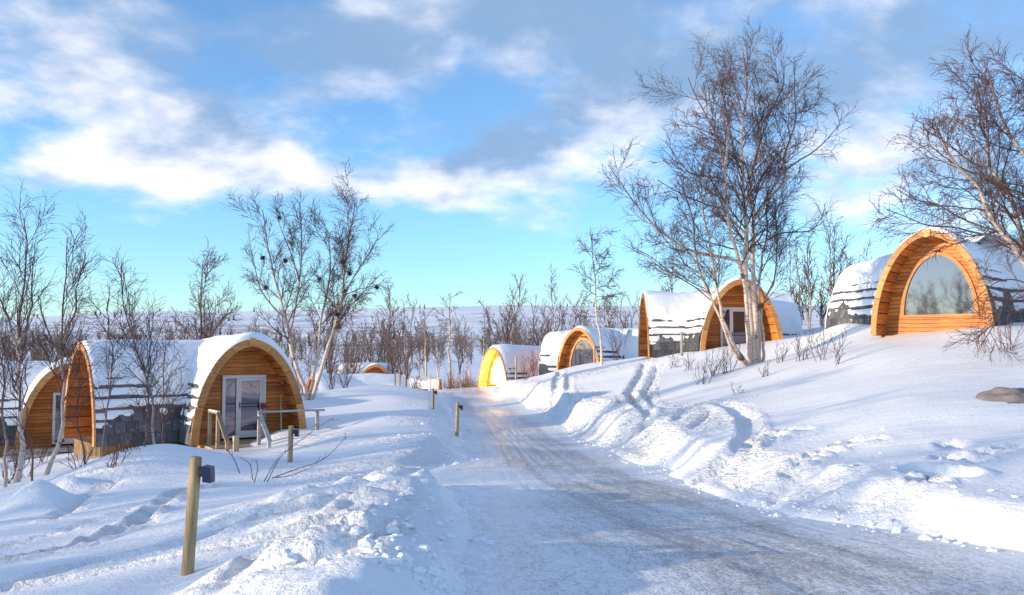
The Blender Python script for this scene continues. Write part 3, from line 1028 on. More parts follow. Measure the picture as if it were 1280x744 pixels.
# --- the birch at the right edge, leaning in over the right cabin
b0 = foot(1312, 22.5)
D = 22.5
stems = [
    pix([(1312, 440), (1300, 375), (1281, 330), (1266, 308), (1250, 289), (1236, 270), (1224, 240), (1205, 214), (1185, 190), (1172, 160)], D, D - 0.6),
    pix([(1316, 440), (1302, 360), (1284, 312), (1277, 293), (1266, 250), (1254, 232), (1234, 210), (1236, 184), (1226, 162), (1226, 133), (1216, 95)], D + 0.2, D + 1.4),
    pix([(1322, 440), (1322, 340), (1312, 270), (1290, 210), (1268, 175), (1250, 145), (1240, 110), (1234, 84)], D, D + 0.4),
    pix([(1328, 440), (1338, 340), (1334, 260), (1318, 190), (1296, 130), (1280, 88)], D, D - 1.0),
]
limbs = [
    (pix([(1268, 310), (1240, 296), (1215, 290), (1190, 284), (1160, 282), (1130, 270), (1108, 262)], D - 0.2, D - 1.4), 0.035),
    (pix([(1250, 289), (1225, 283), (1196, 270), (1170, 255), (1145, 250), (1120, 236)], D - 0.2, D + 0.8), 0.03),
    (pix([(1256, 234), (1230, 220), (1205, 212), (1180, 196), (1160, 182), (1140, 190)], D + 0.5, D - 0.2), 0.035),
    (pix([(1234, 212), (1210, 200), (1190, 184), (1170, 170), (1150, 160)], D + 0.6, D + 1.0), 0.03),
    (pix([(1300, 372), (1276, 372), (1256, 384), (1240, 410), (1226, 432)], D - 0.3, D - 1.6), 0.02),
    (pix([(1296, 360), (1270, 350), (1248, 352), (1228, 366), (1215, 380)], D - 0.3, D - 1.0), 0.02),
]
make_tree('birch_tree', b0, 'bare birch at the right edge of the photo reaching over the right cabin', None, stems, [0.12, 0.11, 0.12, 0.11], 8,
          upd(L1, per_m=3.4, ang=46, lmax=1.7, t0=0.25), upd(L2, per_m=7.5, droop=0.05), upd(L3, droop=0.12, per_m=10), upd(L4, droop=0.16), limbs=limbs, k0=18)

# --- the birch with three stems beside the left cabin
b0 = foot(386, 38.0)
D = 38.0
fy = 430 + (CZ - b0[2]) / 38.0 * F
stems = [
    pix([(384, fy), (380, 480), (366, 445), (358, 400), (344, 350), (333, 300), (328, 262)], D, D - 0.6),
    pix([(387, fy), (397, 445), (402, 400), (411, 355), (412, 310), (402, 270)], D + 0.1, D + 0.9),
    pix([(390, fy), (404, 455), (418, 408), (428, 365), (434, 310), (440, 275), (444, 248)], D, D - 0.4),
]
limbs = [
    (pix([(362, 420), (370, 380), (376, 335), (377, 290), (374, 252)], D - 0.2, D + 0.5), 0.05),
    (pix([(358, 400), (340, 382), (325, 360), (318, 330), (312, 305)], D - 0.3, D - 1.0), 0.04),
    (pix([(426, 380), (440, 350), (456, 325), (468, 305), (478, 285)], D - 0.2, D + 0.6), 0.04),
    (pix([(418, 408), (436, 385), (452, 368), (466, 352)], D, D - 0.8), 0.03),
    (pix([(410, 440), (425, 400), (440, 372)], D, D - 0.8), 0.03),
    (pix([(374, 350), (364, 318), (350, 282), (346, 255)], D, D + 0.6), 0.03),
]
make_tree('birch_tree', b0, 'bare three-stemmed birch dotted with dark twig clusters, right of the near left cabin', None, stems, [0.11, 0.08, 0.10], 14,
          upd(L1, per_m=2.7, t0=0.25, ang=36, lmax=1.9), upd(L2, rmin=0.0075), upd(L3, droop=0.0, rmin=0.0055), upd(L4, per_m=5.5, droop=0.0, rmin=0.0045), limbs=limbs, nests=12, k0=16)

# --- young birches at the left edge
def slim(name, px, d, pts, rad, label, seed, l1=None, group=None, l4=None, stem2=None, bark='birch'):
    b = foot(px, d)
    st = [[b] + [P(x_, y_, d + dd) for x_, y_, dd in pts]]
    rr_ = [rad]
    for s2 in (stem2 or []):
        st.append([P(x_, y_, d + dd) for x_, y_, dd in s2])
        rr_.append(rad * 0.6)
    return make_tree(name, b, label, group, st, rr_, seed, l1 or upd(L1, per_m=3.3, ang=33, t0=0.25, ratio=0.32, lmax=1.6, up=0.14),
                     upd(L2, rmin=0.005), upd(L3, droop=0.0, rmin=0.004), l4 or upd(L4, per_m=5.0, droop=0.0, rmin=0.0032), bark=bark)


slim('birch_tree', 26, 21.0, [(27, 560, 0), (25, 510, 0), (23, 440, .1), (24, 400, .1), (30, 350, .2), (33, 310, .2), (30, 278, .2)], 0.075,
     'pale young birch at the far left edge, tallest of the left edge group', 21,
     stem2=[[(24, 430, .1), (36, 400, .2), (40, 360, .4), (42, 320, .5)], [(24, 445, 0), (10, 400, -.3), (0, 370, -.5), (-12, 340, -.6)]])
slim('birch_tree', 62, 21.6, [(72, 560, 0), (78, 520, 0), (78, 460, 0), (79, 400, .2), (81, 350, .3), (84, 298, .3)], 0.06,
     'reddish young birch with a kinked foot, second tree in from the left edge', 22,
     stem2=[[(79, 430, 0), (92, 390, .4), (100, 350, .6), (106, 318, .7)], [(78, 450, 0), (58, 410, -.2), (48, 370, -.3)]])
slim('birch_tree', 12, 18.5, [(8, 560, 0), (2, 520, .1), (6, 470, .2), (-4, 420, .2), (-8, 370, .3)], 0.04, 'thin bent sapling cut by the left edge of the photo', 23)
slim('birch_tree', 128, 22.5, [(128, 560, 0), (136, 500, 0), (141, 440, 0), (134, 400, .1), (136, 372, .1)], 0.03, 'thin grey sapling before the near left cabin\'s open end', 24)
slim('birch_tree', 197, 22.0, [(190, 505, 0), (176, 455, .1), (160, 400, .2), (152, 360, .2), (152, 328, .2)], 0.04, 'slender sapling leaning left across the near left cabin\'s snowy roof', 25)
slim('birch_tree', 183, 22.4, [(184, 520, 0), (186, 470, 0), (188, 430, 0), (186, 400, 0)], 0.028, 'twiggy upright sapling in the middle of the left cabin\'s roof', 26,
     l1=upd(L1, per_m=4.5, ang=38, t0=0.15, ratio=0.38, lmax=1.2, up=0.1))
slim('birch_tree', 206, 23.5, [(205, 500, 0), (204, 470, 0), (206, 440, 0)], 0.022, 'short twiggy sapling between the two snowy roofs of the left cabin', 27,
     l1=upd(L1, per_m=5.5, ang=42, t0=0.1, ratio=0.5, lmax=1.1, up=0.1))
slim('birch_tree', 112, 21.5, [(105, 560, 0), (95, 520, .1), (98, 470, .2), (90, 430, .2)], 0.028, 'dark thin sapling crossing the open arch of the near left cabin', 28)
slim('birch_tree', 46, 17.5, [(40, 560, 0), (30, 500, 0), (34, 450, .1)], 0.025, 'small dark sapling low at the left edge', 29)

# --- taller trees behind the cabins
def ladder(px, d, top, crown, label, seed, rad=0.1, lean=0, l1=None, l2=None, l3=None, l4=None, stems=1, bark='birch', group=None, twigmat='twig', branchmat='branch', name='birch_tree'):
    """upright tree; top = photo row of its tip"""
    rng = np.random.default_rng(seed)
    b = foot(px, d)
    H = P(px, top, d)[2] - b[2]
    st = []
    for k in range(stems):
        a = rng.uniform(0, 6.28)
        sp = 0 if k == 0 else rng.uniform(0.10, 0.24) * H
        h = H if k == 0 else H * rng.uniform(0.75, 0.97)
        pts = []
        for t in np.linspace(0, 1, 6):
            pts.append(b + np.array((math.cos(a) * sp * t ** 1.2 + lean * t + rng.normal() * 0.05 * (t > 0), math.sin(a) * sp * t ** 1.2 + rng.normal() * 0.05, h * t)))
        st.append(pts)
    return make_tree(name, b, label, group, st, [rad * (1 if k == 0 else .7) for k in range(stems)], seed,
                     l1 or upd(L1, per_m=2.2, t0=0.25, ang=45, ratio=0.33, lmax=crown, rmin=0.011), l2 or upd(L2, per_m=4.2, rmin=0.011),
                     l3 or upd(L3, per_m=5.0, rmin=0.009), l4, bark=bark, twigmat=twigmat, branchmat=branchmat)


ladder(251, 50, 326, 2.6, 'broad round-crowned bare tree rising behind the near left cabin\'s roof', 31, 0.13, 0, upd(L1, per_m=2.6, t0=0.35, ang=48, ratio=0.42, lmax=2.9, up=0.12, rmin=0.012), l4=upd(L4, per_m=2.4, rmin=0.0065), stems=2, bark='branch')
ladder(752, 50, 284, 2.4, 'tall single-trunked birch with drooping layers, behind the arched cabin by the road', 32, 0.085, -0.6,
       upd(L1, per_m=4.2, t0=0.34, ang=72, ratio=0.34, lmax=2.4, up=0.02, shrink=0.65, rmin=0.012), upd(L2, per_m=5.5, droop=0.06, rmin=0.010), upd(L3, per_m=7.0, droop=0.12, rmin=0.008), upd(L4, per_m=3.5, rmin=0.007))
ladder(694, 62, 346, 1.6, 'smaller upright birch just left of the tall single-trunked birch', 33, 0.09, -0.3, upd(L1, per_m=2.6, t0=0.3, ang=38, ratio=0.3, lmax=1.8, rmin=0.012))
for px, d, top, seed, st_, lab in [(1012, 47, 300, 41, 3, 'grey birch clump right of the middle cabin, nearest that cabin'),
                                   (1040, 49, 272, 42, 3, 'tallest birch of the clump between the middle and right cabins'),
                                   (1052, 43, 330, 43, 2, 'short birch by the left end of the right cabin'),
                                   (990, 52, 318, 44, 2, 'birch rising behind the right end of the middle cabin'),
                                   (1085, 52, 308, 45, 2, 'low bare tree behind the right cabin\'s snowy roof'),
                                   (1000, 44, 345, 46, 3, 'bushy low birch against the right end of the middle cabin'),
                                   (1028, 44, 352, 47, 4, 'dense brushy birch thicket tree before the clump by the right cabin'),
                                   (1066, 56, 320, 49, 3, 'thin birch peeping over the right cabin\'s left roof'),
                                   (840, 54, 340, 48, 3, 'bare tree behind the middle cabin\'s left roof')]:
    ladder(px, d, top, 1.6, lab, seed, 0.07, 0, upd(L1, per_m=3.0, t0=0.12, ang=32, ratio=0.32, lmax=1.8, up=0.16, rmin=0.011), stems=st_, twigmat='thicket',
           l3=upd(L3, per_m=5.5, rmin=0.009, droop=0))

# --- background trees: a few kinds, copied
protos = []
for k in range(7):
    rng = np.random.default_rng(100 + k)
    H = 6.0
    ns = [1, 2, 3, 4, 1, 5, 3][k]
    st, rd = [], []
    for j in range(ns):
        a = rng.uniform(0, 6.28)
        sp = 0.0 if ns == 1 else rng.uniform(0.4, 1.3)
        h = H * (1 if j == 0 else rng.uniform(0.65, 0.98))
        st.append([np.array((math.cos(a) * sp * t ** 1.1 + rng.normal() * 0.06 * (t > 0), math.sin(a) * sp * t ** 1.1 + rng.normal() * 0.06 * (t > 0), h * t - 0.15)) for t in np.linspace(0, 1, 6)])
        rd.append(0.10 if ns == 1 else 0.065)
    t_ = make_tree('birch_tree', (0, 0, 0), 'x', 'x', st, rd, 200 + k,
                   dict(per_m=(2.6 if ns < 3 else 2.0), t0=0.15 if ns > 2 else 0.3, t1=0.98, ang=[46, 38, 34, 30, 60, 28, 42][k], ratio=0.34, k=6, up=0.12, wob=0.1, rr=0.5, rmin=0.016, lmax=2.2),
                   dict(per_m=4.4, t0=0.12, t1=0.98, ang=38, ratio=0.5, k=5, up=0.04, wob=0.12, rr=0.55, rmin=0.0105, lmax=1.2, lmin=0.25),
                   dict(per_m=7.0, t0=0.1, t1=1.0, ang=36, ratio=0.65, k=4, wob=0.11, rr=0.65, rmin=0.0085, lmax=0.8, lmin=0.25), None, k0=9,
                   bark='branch' if k in (2, 3, 5) else 'birch', twigmat='thicket', branchmat='thicket')
    protos.append(t_)
used = set()


def place_tree(k, px, d, hpx, label, group, seed, cat='tree', at=None):
    rng = random.Random(seed)
    b = foot(px, d) if at is None else np.array((at[0], at[1], float(gz(at[0], at[1]))))
    o = protos[k] if k not in used else copy_tree(protos[k])
    used.add(k)
    s = (hpx / F * d) / 6.0 if at is None else hpx / 6.0
    o.location = tuple(b)
    o.rotation_euler = (0, 0, rng.uniform(0, 6.28))
    w = s * rng.uniform(0.9, 1.2)
    o.scale = (w, w, s)
    tag(o, label, cat, group)
    return o


# trees one can pick out on the plain beyond the end of the road (pixel, distance, height in pixels)
zone = [('on the snowy plain beyond the road end', 'trees on the plain beyond the road',
         [(563, 92, 95, 4), (588, 110, 80, 1), (532, 84, 92, 0), (604, 120, 72, 0), (628, 88, 100, 5), (641, 92, 96, 3), (660, 100, 82, 2), (575, 128, 70, 2), (548, 120, 74, 6), (615, 104, 90, 3)]),
        ('in the thicket behind the lamp posts', 'thicket trees left of the road',
         [(496, 72, 96, 5), (480, 76, 92, 3), (507, 80, 100, 2), (522, 95, 84, 6), (468, 90, 84, 2), (450, 84, 80, 5), (515, 66, 80, 1), (489, 86, 110, 5), (533, 100, 80, 1)]),
        ('in the thicket behind the arched cabins', 'thicket trees behind the arched cabins',
         [(655, 82, 92, 5), (676, 84, 84, 3), (700, 82, 80, 5), (716, 78, 92, 2), (735, 80, 84, 3), (765, 78, 92, 5), (780, 80, 88, 2), (795, 78, 92, 3), (810, 74, 84, 5), (828, 76, 90, 6), (690, 90, 90, 2), (745, 90, 95, 5), (772, 72, 74, 3)]),
        ('in the thicket behind the left cabins', 'thicket trees behind the left cabins',
         [(8, 62, 120, 5), (40, 64, 110, 3), (66, 66, 96, 2), (95, 66, 100, 5), (115, 60, 110, 6), (135, 66, 96, 3), (160, 70, 92, 2), (185, 70, 90, 5), (210, 66, 92, 3), (232, 72, 84, 5),
          (275, 70, 92, 2), (300, 66, 100, 3), (325, 70, 84, 5), (345, 66, 92, 2), (362, 72, 84, 5), (400, 70, 90, 3), (420, 68, 86, 2), (436, 74, 84, 5), (20, 80, 92, 0), (150, 82, 92, 1), (290, 84, 84, 0), (385, 86, 84, 1), (55, 95, 80, 5), (85, 100, 76, 3), (125, 92, 84, 5), (172, 98, 78, 2), (200, 92, 82, 3), (262, 96, 78, 5), (312, 94, 82, 3), (336, 98, 76, 5), (410, 96, 78, 5), (440, 98, 80, 3)])]
sd = 0
ORD = ('leftmost second third fourth fifth sixth seventh eighth ninth tenth eleventh twelfth thirteenth fourteenth fifteenth sixteenth seventeenth '
       'eighteenth nineteenth twentieth twenty-first twenty-second twenty-third twenty-fourth twenty-fifth twenty-sixth twenty-seventh '
       'twenty-eighth twenty-ninth thirtieth thirty-first thirty-second').split()
LOOK = ['single-stemmed bare tree', 'two-stemmed bare tree', 'three-stemmed bare tree', 'four-stemmed bare tree', 'wide-branched bare tree', 'brushy many-stemmed bare tree', 'bushy three-stemmed bare tree']
for lab, grp, lst in zone:
    for n0, (px, d, hp, k) in enumerate(sorted(lst)):
        sd += 1
        w_ = ORD[n0] if n0 == 0 else ORD[n0] + ' from the left'
        place_tree(k, px, d, hp * (0.82 + 0.42 * ((sd * 0.618) % 1.0)), LOOK[k] + ', ' + w_ + ' ' + lab, grp, sd)
# birches standing left of the photo, whose shade falls across the snow
for (x_, y_, h_, k) in [(-19, 3.5, 7.5, 4), (-24, 7.5, 8, 1), (-21, 12.5, 7.5, 0), (-28, 14, 8.5, 2), (-33, 6, 8, 4), (-26, 1.5, 8, 6), (-30, 19, 8, 1), (-17, -2, 6.5, 3),
                        (-36, 12, 9, 4), (-40, 18, 9, 2), (-22, -6, 8, 5), (-44, 9, 9, 5), (-48, 2, 9, 3), (-34, -2, 9, 6), (-14, -9, 7, 1), (-52, 14, 9, 5), (-27, 10, 8, 5), (-31, 3, 9, 3), (-38, 5, 9, 5), (-36, -1, 9, 2), (-42, 0, 9, 3), (-30, -3, 9, 5), (-46, 6, 10, 5), (-40, -6, 9, 3), (-55, 3, 10, 5), (-50, -4, 10, 2)]:
    sd += 1
    place_tree(k, 0, 0, h_, 'bare birch on the slope left of the photo', 'birches on the slope left of the photo', sd, at=(x_, y_))


def far_forest():
    """the wood along the far side of the plain: one mass, nobody could count it"""
    rng = np.random.default_rng(7)
    n = 1000
    x = rng.uniform(-280, 300, n)
    y = 118 + 212 * rng.random(n) ** 1.5 + np.abs(x) * 0.05
    keep = (np.abs(x / y) < 0.72) & (vnoise(x / 30, y / 30, 91) > -0.16 + 0.25 * np.exp(-((x / y + 0.04) / 0.06) ** 2) * (y < 190))
    x, y = x[keep], y[keep]
    z = np.maximum(gz(x, y), -99)
    hill = CZ - 2.8
    h = rng.uniform(4.5, 8.0, len(x))
    PP = []
    RR = []
    for j in range(2):
        tt = np.linspace(0, 1, 5)
        ox, oy = rng.normal(0, 0.7, (2, len(x)))
        PP.append(np.stack([x[:, None] + ox[:, None] * tt + rng.normal(0, .1, (len(x), 5)), y[:, None] + oy[:, None] * tt, z[:, None] - 0.3 + h[:, None] * tt * (1 if j == 0 else .85)], -1))
        RR.append(np.full((len(x), 5), 0.09) * (1 - 0.8 * tt))
    PP, RR = np.concatenate(PP), np.concatenate(RR)
    V, Q, m = [], [], 0
    v, q = tubes(PP, RR, 4); V.append(v); Q.append(q); m += len(v)
    p1, r1 = grow(PP, RR, rng, per_m=2.1, t0=0.10, t1=0.98, ang=38, ratio=0.36, k=3, up=0.12, rr=0.6, rmin=0.035, lmax=2.4)
    v, q = tubes(p1, r1, 3); V.append(v); Q.append(q + m); m += len(v)
    p2, r2 = grow(p1, r1, rng, per_m=2.2, t0=0.1, t1=0.98, ang=40, ratio=0.6, k=3, up=0.05, rr=0.7, rmin=0.03, lmax=1.2, lmin=0.4)
    v, q = tubes(p2, r2, 3); V.append(v); Q.append(q + m); m += len(v)
    o = link('far_forest', mesh_np('far_forest', np.vstack(V), np.vstack(Q)), MT['thicket'])
    tag(o, 'bare brown wood along the far side of the snowy plain', 'wood', kind='stuff')


far_forest()


def hill_scrub():
    rng = np.random.default_rng(17)
    n = 480
    x = rng.uniform(-900, 900, n)
    y = rng.uniform(420, 1300, n)
    keep = (vnoise(x / 120, y / 120, 95) > 0.02) & (np.abs(x / y) < 0.75)
    x, y = x[keep], y[keep]
    dg = bpy.context.evaluated_depsgraph_get()
    ho = bpy.data.objects['hills']
    h = rng.uniform(3, 7.5, len(x))
    V, Q, m = [], [], 0
    for i in range(len(x)):
        ok, loc, nor, fi = ho.ray_cast((x[i], y[i], 500), (0, 0, -1))
        if not ok:
            continue
        b = np.array(loc)
        for lay in range(3):
            a = np.arange(5) * 2 * math.pi / 5 + rng.uniform(0, 1)
            r = h[i] * (0.22 - 0.05 * lay)
            z0, z1 = h[i] * (0.05 + 0.28 * lay), h[i] * (0.5 + 0.26 * lay)
            ring = np.stack([np.cos(a) * r * rng.uniform(.7, 1.2, 5), np.sin(a) * r, np.full(5, z0) + rng.normal(0, .2, 5)], -1) + b
            V.append(np.vstack([ring, b + (0, 0, z1)]))
            Q.append(np.array([(k, (k + 1) % 5, 5) for k in range(5)]) + m)
            m += 6
    o = link('hill_scrub', mesh_np('hill_scrub', np.vstack(V), None, np.vstack(Q), smooth=False), MT['spruce'])
    tag(o, 'scattered dark spruce and scrub dotting the far snowy hillside', 'scrub', kind='stuff')


hill_scrub()


# ---------------------------------------------------------------- shrubs
def shrub(px, d, h, n, label, seed, spread=0.5, group=None, m='branch', at=None, tw=True, name='bare_shrub', rad=0.010):
    rng = np.random.default_rng(seed)
    b = foot(px, d) if at is None else np.asarray(at, float)
    root = empty(name, b, label, 'shrub', group)
    a = rng.uniform(0, 6.28, n)
    tilt = rng.uniform(0.05, spread, n)
    hh = h * rng.uniform(0.55, 1.0, n)
    K = 6
    tt = np.linspace(0, 1, K)
    PP = np.zeros((n, K, 3))
    PP[:, :, 0] = (rng.normal(0, 0.08, n) + 0)[:, None] + np.cos(a)[:, None] * np.tan(tilt)[:, None] * hh[:, None] * tt ** 1.1
    PP[:, :, 1] = (rng.normal(0, 0.08, n) + 0)[:, None] + np.sin(a)[:, None] * np.tan(tilt)[:, None] * hh[:, None] * tt ** 1.1
    PP[:, :, 2] = hh[:, None] * tt - 0.12
    PP[:, 1:, :] += rng.normal(0, 0.03, (n, K - 1, 3))
    RR = np.tile(rad * (1 - 0.6 * tt), (n, 1))
    v, q = tubes(PP, RR, 4)
    link('stems', mesh_np('stems', v, q), MT[m], root)['kind'] = 'stuff'
    p1, r1 = grow(PP, RR, rng, per_m=5.0, t0=0.2, t1=0.95, ang=35, ratio=0.4, k=4, up=0.08, rr=0.7, rmin=0.005, lmin=0.1)
    v1, q1 = tubes(p1, r1, 3)
    if tw:
        p2, r2 = grow(p1, r1, rng, per_m=5.0, t0=0.2, t1=0.95, ang=35, ratio=0.5, k=3, up=0.05, rr=0.8, rmin=0.004, lmin=0.08)
        v2, q2 = tubes(p2, r2, 3)
        v1, q1 = np.vstack([v1, v2]), np.vstack([q1, q2 + len(v1)])
    link('twigs', mesh_np('twigs', v1, q1), MT['twig'], root)['kind'] = 'stuff'
    return root


for px, py, h, n, lab, s in [
    (890, 474, 1.3, 9, 'red-brown bare shrub left of the tallest birch\'s foot', 1), (876, 484, 1.0, 7, 'bare shrub lowest on the bank below the tallest birch', 2),
    (860, 463, 0.9, 7, 'bare shrub before the pole of the middle cabin', 3), (908, 470, 1.4, 8, 'upright bare shrub between the leaning stems of the tallest birch', 4),
    (955, 470, 0.6, 6, 'small bare shrub just right of the tallest birch\'s foot', 5), (974, 456, 1.1, 6, 'thin bare shrub standing right of the tallest birch', 6),
    (1003, 452, 1.1, 10, 'dense bare shrub before the right end of the middle cabin', 7), (1024, 452, 1.3, 6, 'tall thin shrub on the slope between middle and right cabins', 8),
    (1046, 455, 1.2, 5, 'single thin shrub left of the right cabin\'s snow mound', 9), (775, 506, 0.5, 3, 'tiny twig shrub beside the trampled trail', 10),
    (792, 508, 0.55, 4, 'tiny twig shrub at the bend of the trampled trail', 11), (818, 500, 0.6, 3, 'tiny twig shrub right of the trampled trail', 12),
    (920, 492, 0.5, 3, 'tiny twig shrub on the smooth slope below the tallest birch', 13), (842, 460, 0.8, 8, 'brushy shrub beside the middle cabin\'s shingled side', 14),
    (30, 596, 1.2, 8, 'dark shrub at the feet of the left edge birches', 15), (10, 606, 1.0, 7, 'dark shrub lowest at the left edge', 16), (140, 590, 0.9, 6, 'bare shrub before the skirt of the near left cabin', 17),
    (100, 590, 0.8, 5, 'bare shrub right of the left edge birches', 18), (165, 572, 1.0, 8, 'bare shrub against the near left cabin\'s shingles', 19),
    (1258, 440, 1.2, 7, 'bare shrub under the right edge birch', 20), (1230, 442, 0.7, 5, 'small bare shrub before the right foot of the right cabin', 21),
    (50, 580, 1.0, 7, 'bare shrub before the far left cabin\'s deck', 22)]:
    q = hit(px, py)
    shrub(px, q[1], h, n, lab, 300 + s, at=q)
for px, d, h, n, lab, s in [(440, 56, 1.8, 10, 'brushy shrub beside the sunken cabins left of the road', 30), (470, 58, 2.0, 12, 'brushy shrub before the sunken round cabin', 31),
                            (520, 57, 1.6, 10, 'brushy shrub behind the snow-banded sunken cabin', 32), (565, 60, 1.6, 9, 'shrub at the far end of the road', 33),
                            (582, 62, 2.0, 12, 'shrub left of the glinting cabin', 34), (668, 55, 2.0, 6, 'thin shrub between the glinting cabin and its neighbour', 35),
                            (655, 53, 1.6, 6, 'thin shrub before the glowing cabin\'s snowy roof', 36), (770, 52, 2.2, 8, 'shrub before the snowy roof right of the arched cabin', 37),
                            (415, 44, 1.5, 10, 'shrub behind the three-stemmed birch', 38), (432, 46, 1.4, 10, 'shrub in the hollow right of the three-stemmed birch', 39), (375, 40, 1.3, 9, 'shrub left of the three-stemmed birch\'s foot', 40)]:
    shrub(px, d, h, n, lab, 400 + s, rad=0.016)

# two long bare branches sticking out of the snow by the second post
b = hit(334, 603)
r_ = empty('bare_shrub', b, 'long bare branches sticking out of the snow by the second post', 'shrub')
for k, pts in enumerate(([(334, 603), (350, 572), (370, 555), (395, 536), (418, 522)], [(345, 596), (372, 586), (405, 574), (434, 545)], [(340, 597), (362, 595), (392, 583)],
                         [(316, 600), (312, 580), (300, 572)], [(300, 592), (290, 570), (272, 552)], [(318, 603), (322, 585), (320, 574)], [(330, 602), (340, 584), (352, 566)])):
    pw = [P(x_, y_, b[1] - 0.2 - 0.15 * i * (1 if k % 2 else -1) * 0.4) for i, (x_, y_) in enumerate(pts)]
    s_ = spline(pw, 10) - b
    v, q = tubes(s_[None], np.linspace(0.009, 0.004, 10)[None], 5)
    rng = np.random.default_rng(k)
    p1, r1 = grow(s_[None], np.linspace(0.012, 0.005, 10)[None], rng, per_m=3.0, t0=0.3, t1=1, ang=40, ratio=0.2, k=4, rr=0.7, rmin=0.004, lmin=0.1)
    v1, q1 = tubes(p1, r1, 3)
    link('branch', mesh_np('branch', np.vstack([v, v1]), np.vstack([q, q1 + len(v)])), MT['twig'], r_)

# dry grass by the glinting cabin
for px, d, s in [(572, 58.5, 1), (586, 58, 2), (560, 59, 3)]:
    rng = np.random.default_rng(700 + s)
    b = foot(px, d)
    n = 36
    tt = np.linspace(0, 1, 3)
    PP = rng.normal(0, 0.28, (n, 1, 3)) * np.array((1.6, 1, 0)) + np.array((0, 0, 1)) * (tt * 0.75)[None, :, None] * rng.uniform(0.3, 1.0, (n, 1, 1)) + rng.normal(0, .12, (n, 1, 3)) * tt[None, :, None]
    v, q = tubes(PP, np.tile([0.02, 0.016, 0.01], (n, 1)), 3)
    o = link('dry_grass', mesh_np('dry_grass', v, q), MT['grass'])
    o.location = tuple(b)
    tag(o, ['brown grass tuft right of the others by the road end', 'brown grass tuft nearest the glinting cabin', 'brown grass tuft furthest left at the road end'][[1, 2, 3].index(s)] if s != 1 else 'brown grass tuft between two others at the road end', 'grass')


# ---------------------------------------------------------------- cabins
A0, H0 = 1.72, 3.08


def prof(phi, a, h):
    c, s_ = np.cos(phi), np.clip(np.sin(phi), 0, 1)
    return a * np.sign(c) * np.abs(c) ** 1.05, h * s_ ** 1.03


def prof_n(phi, a, h):
    e = 1e-3
    x0, z0 = prof(np.clip(phi - e, 0.002, math.pi - 0.002), a, h)
    x1, z1 = prof(np.clip(phi + e, 0.004, math.pi - 0.0005), a, h)
    tx, tz = x1 - x0, z1 - z0
    n = np.hypot(tx, tz) + 1e-9
    return tz / n, -tx / n


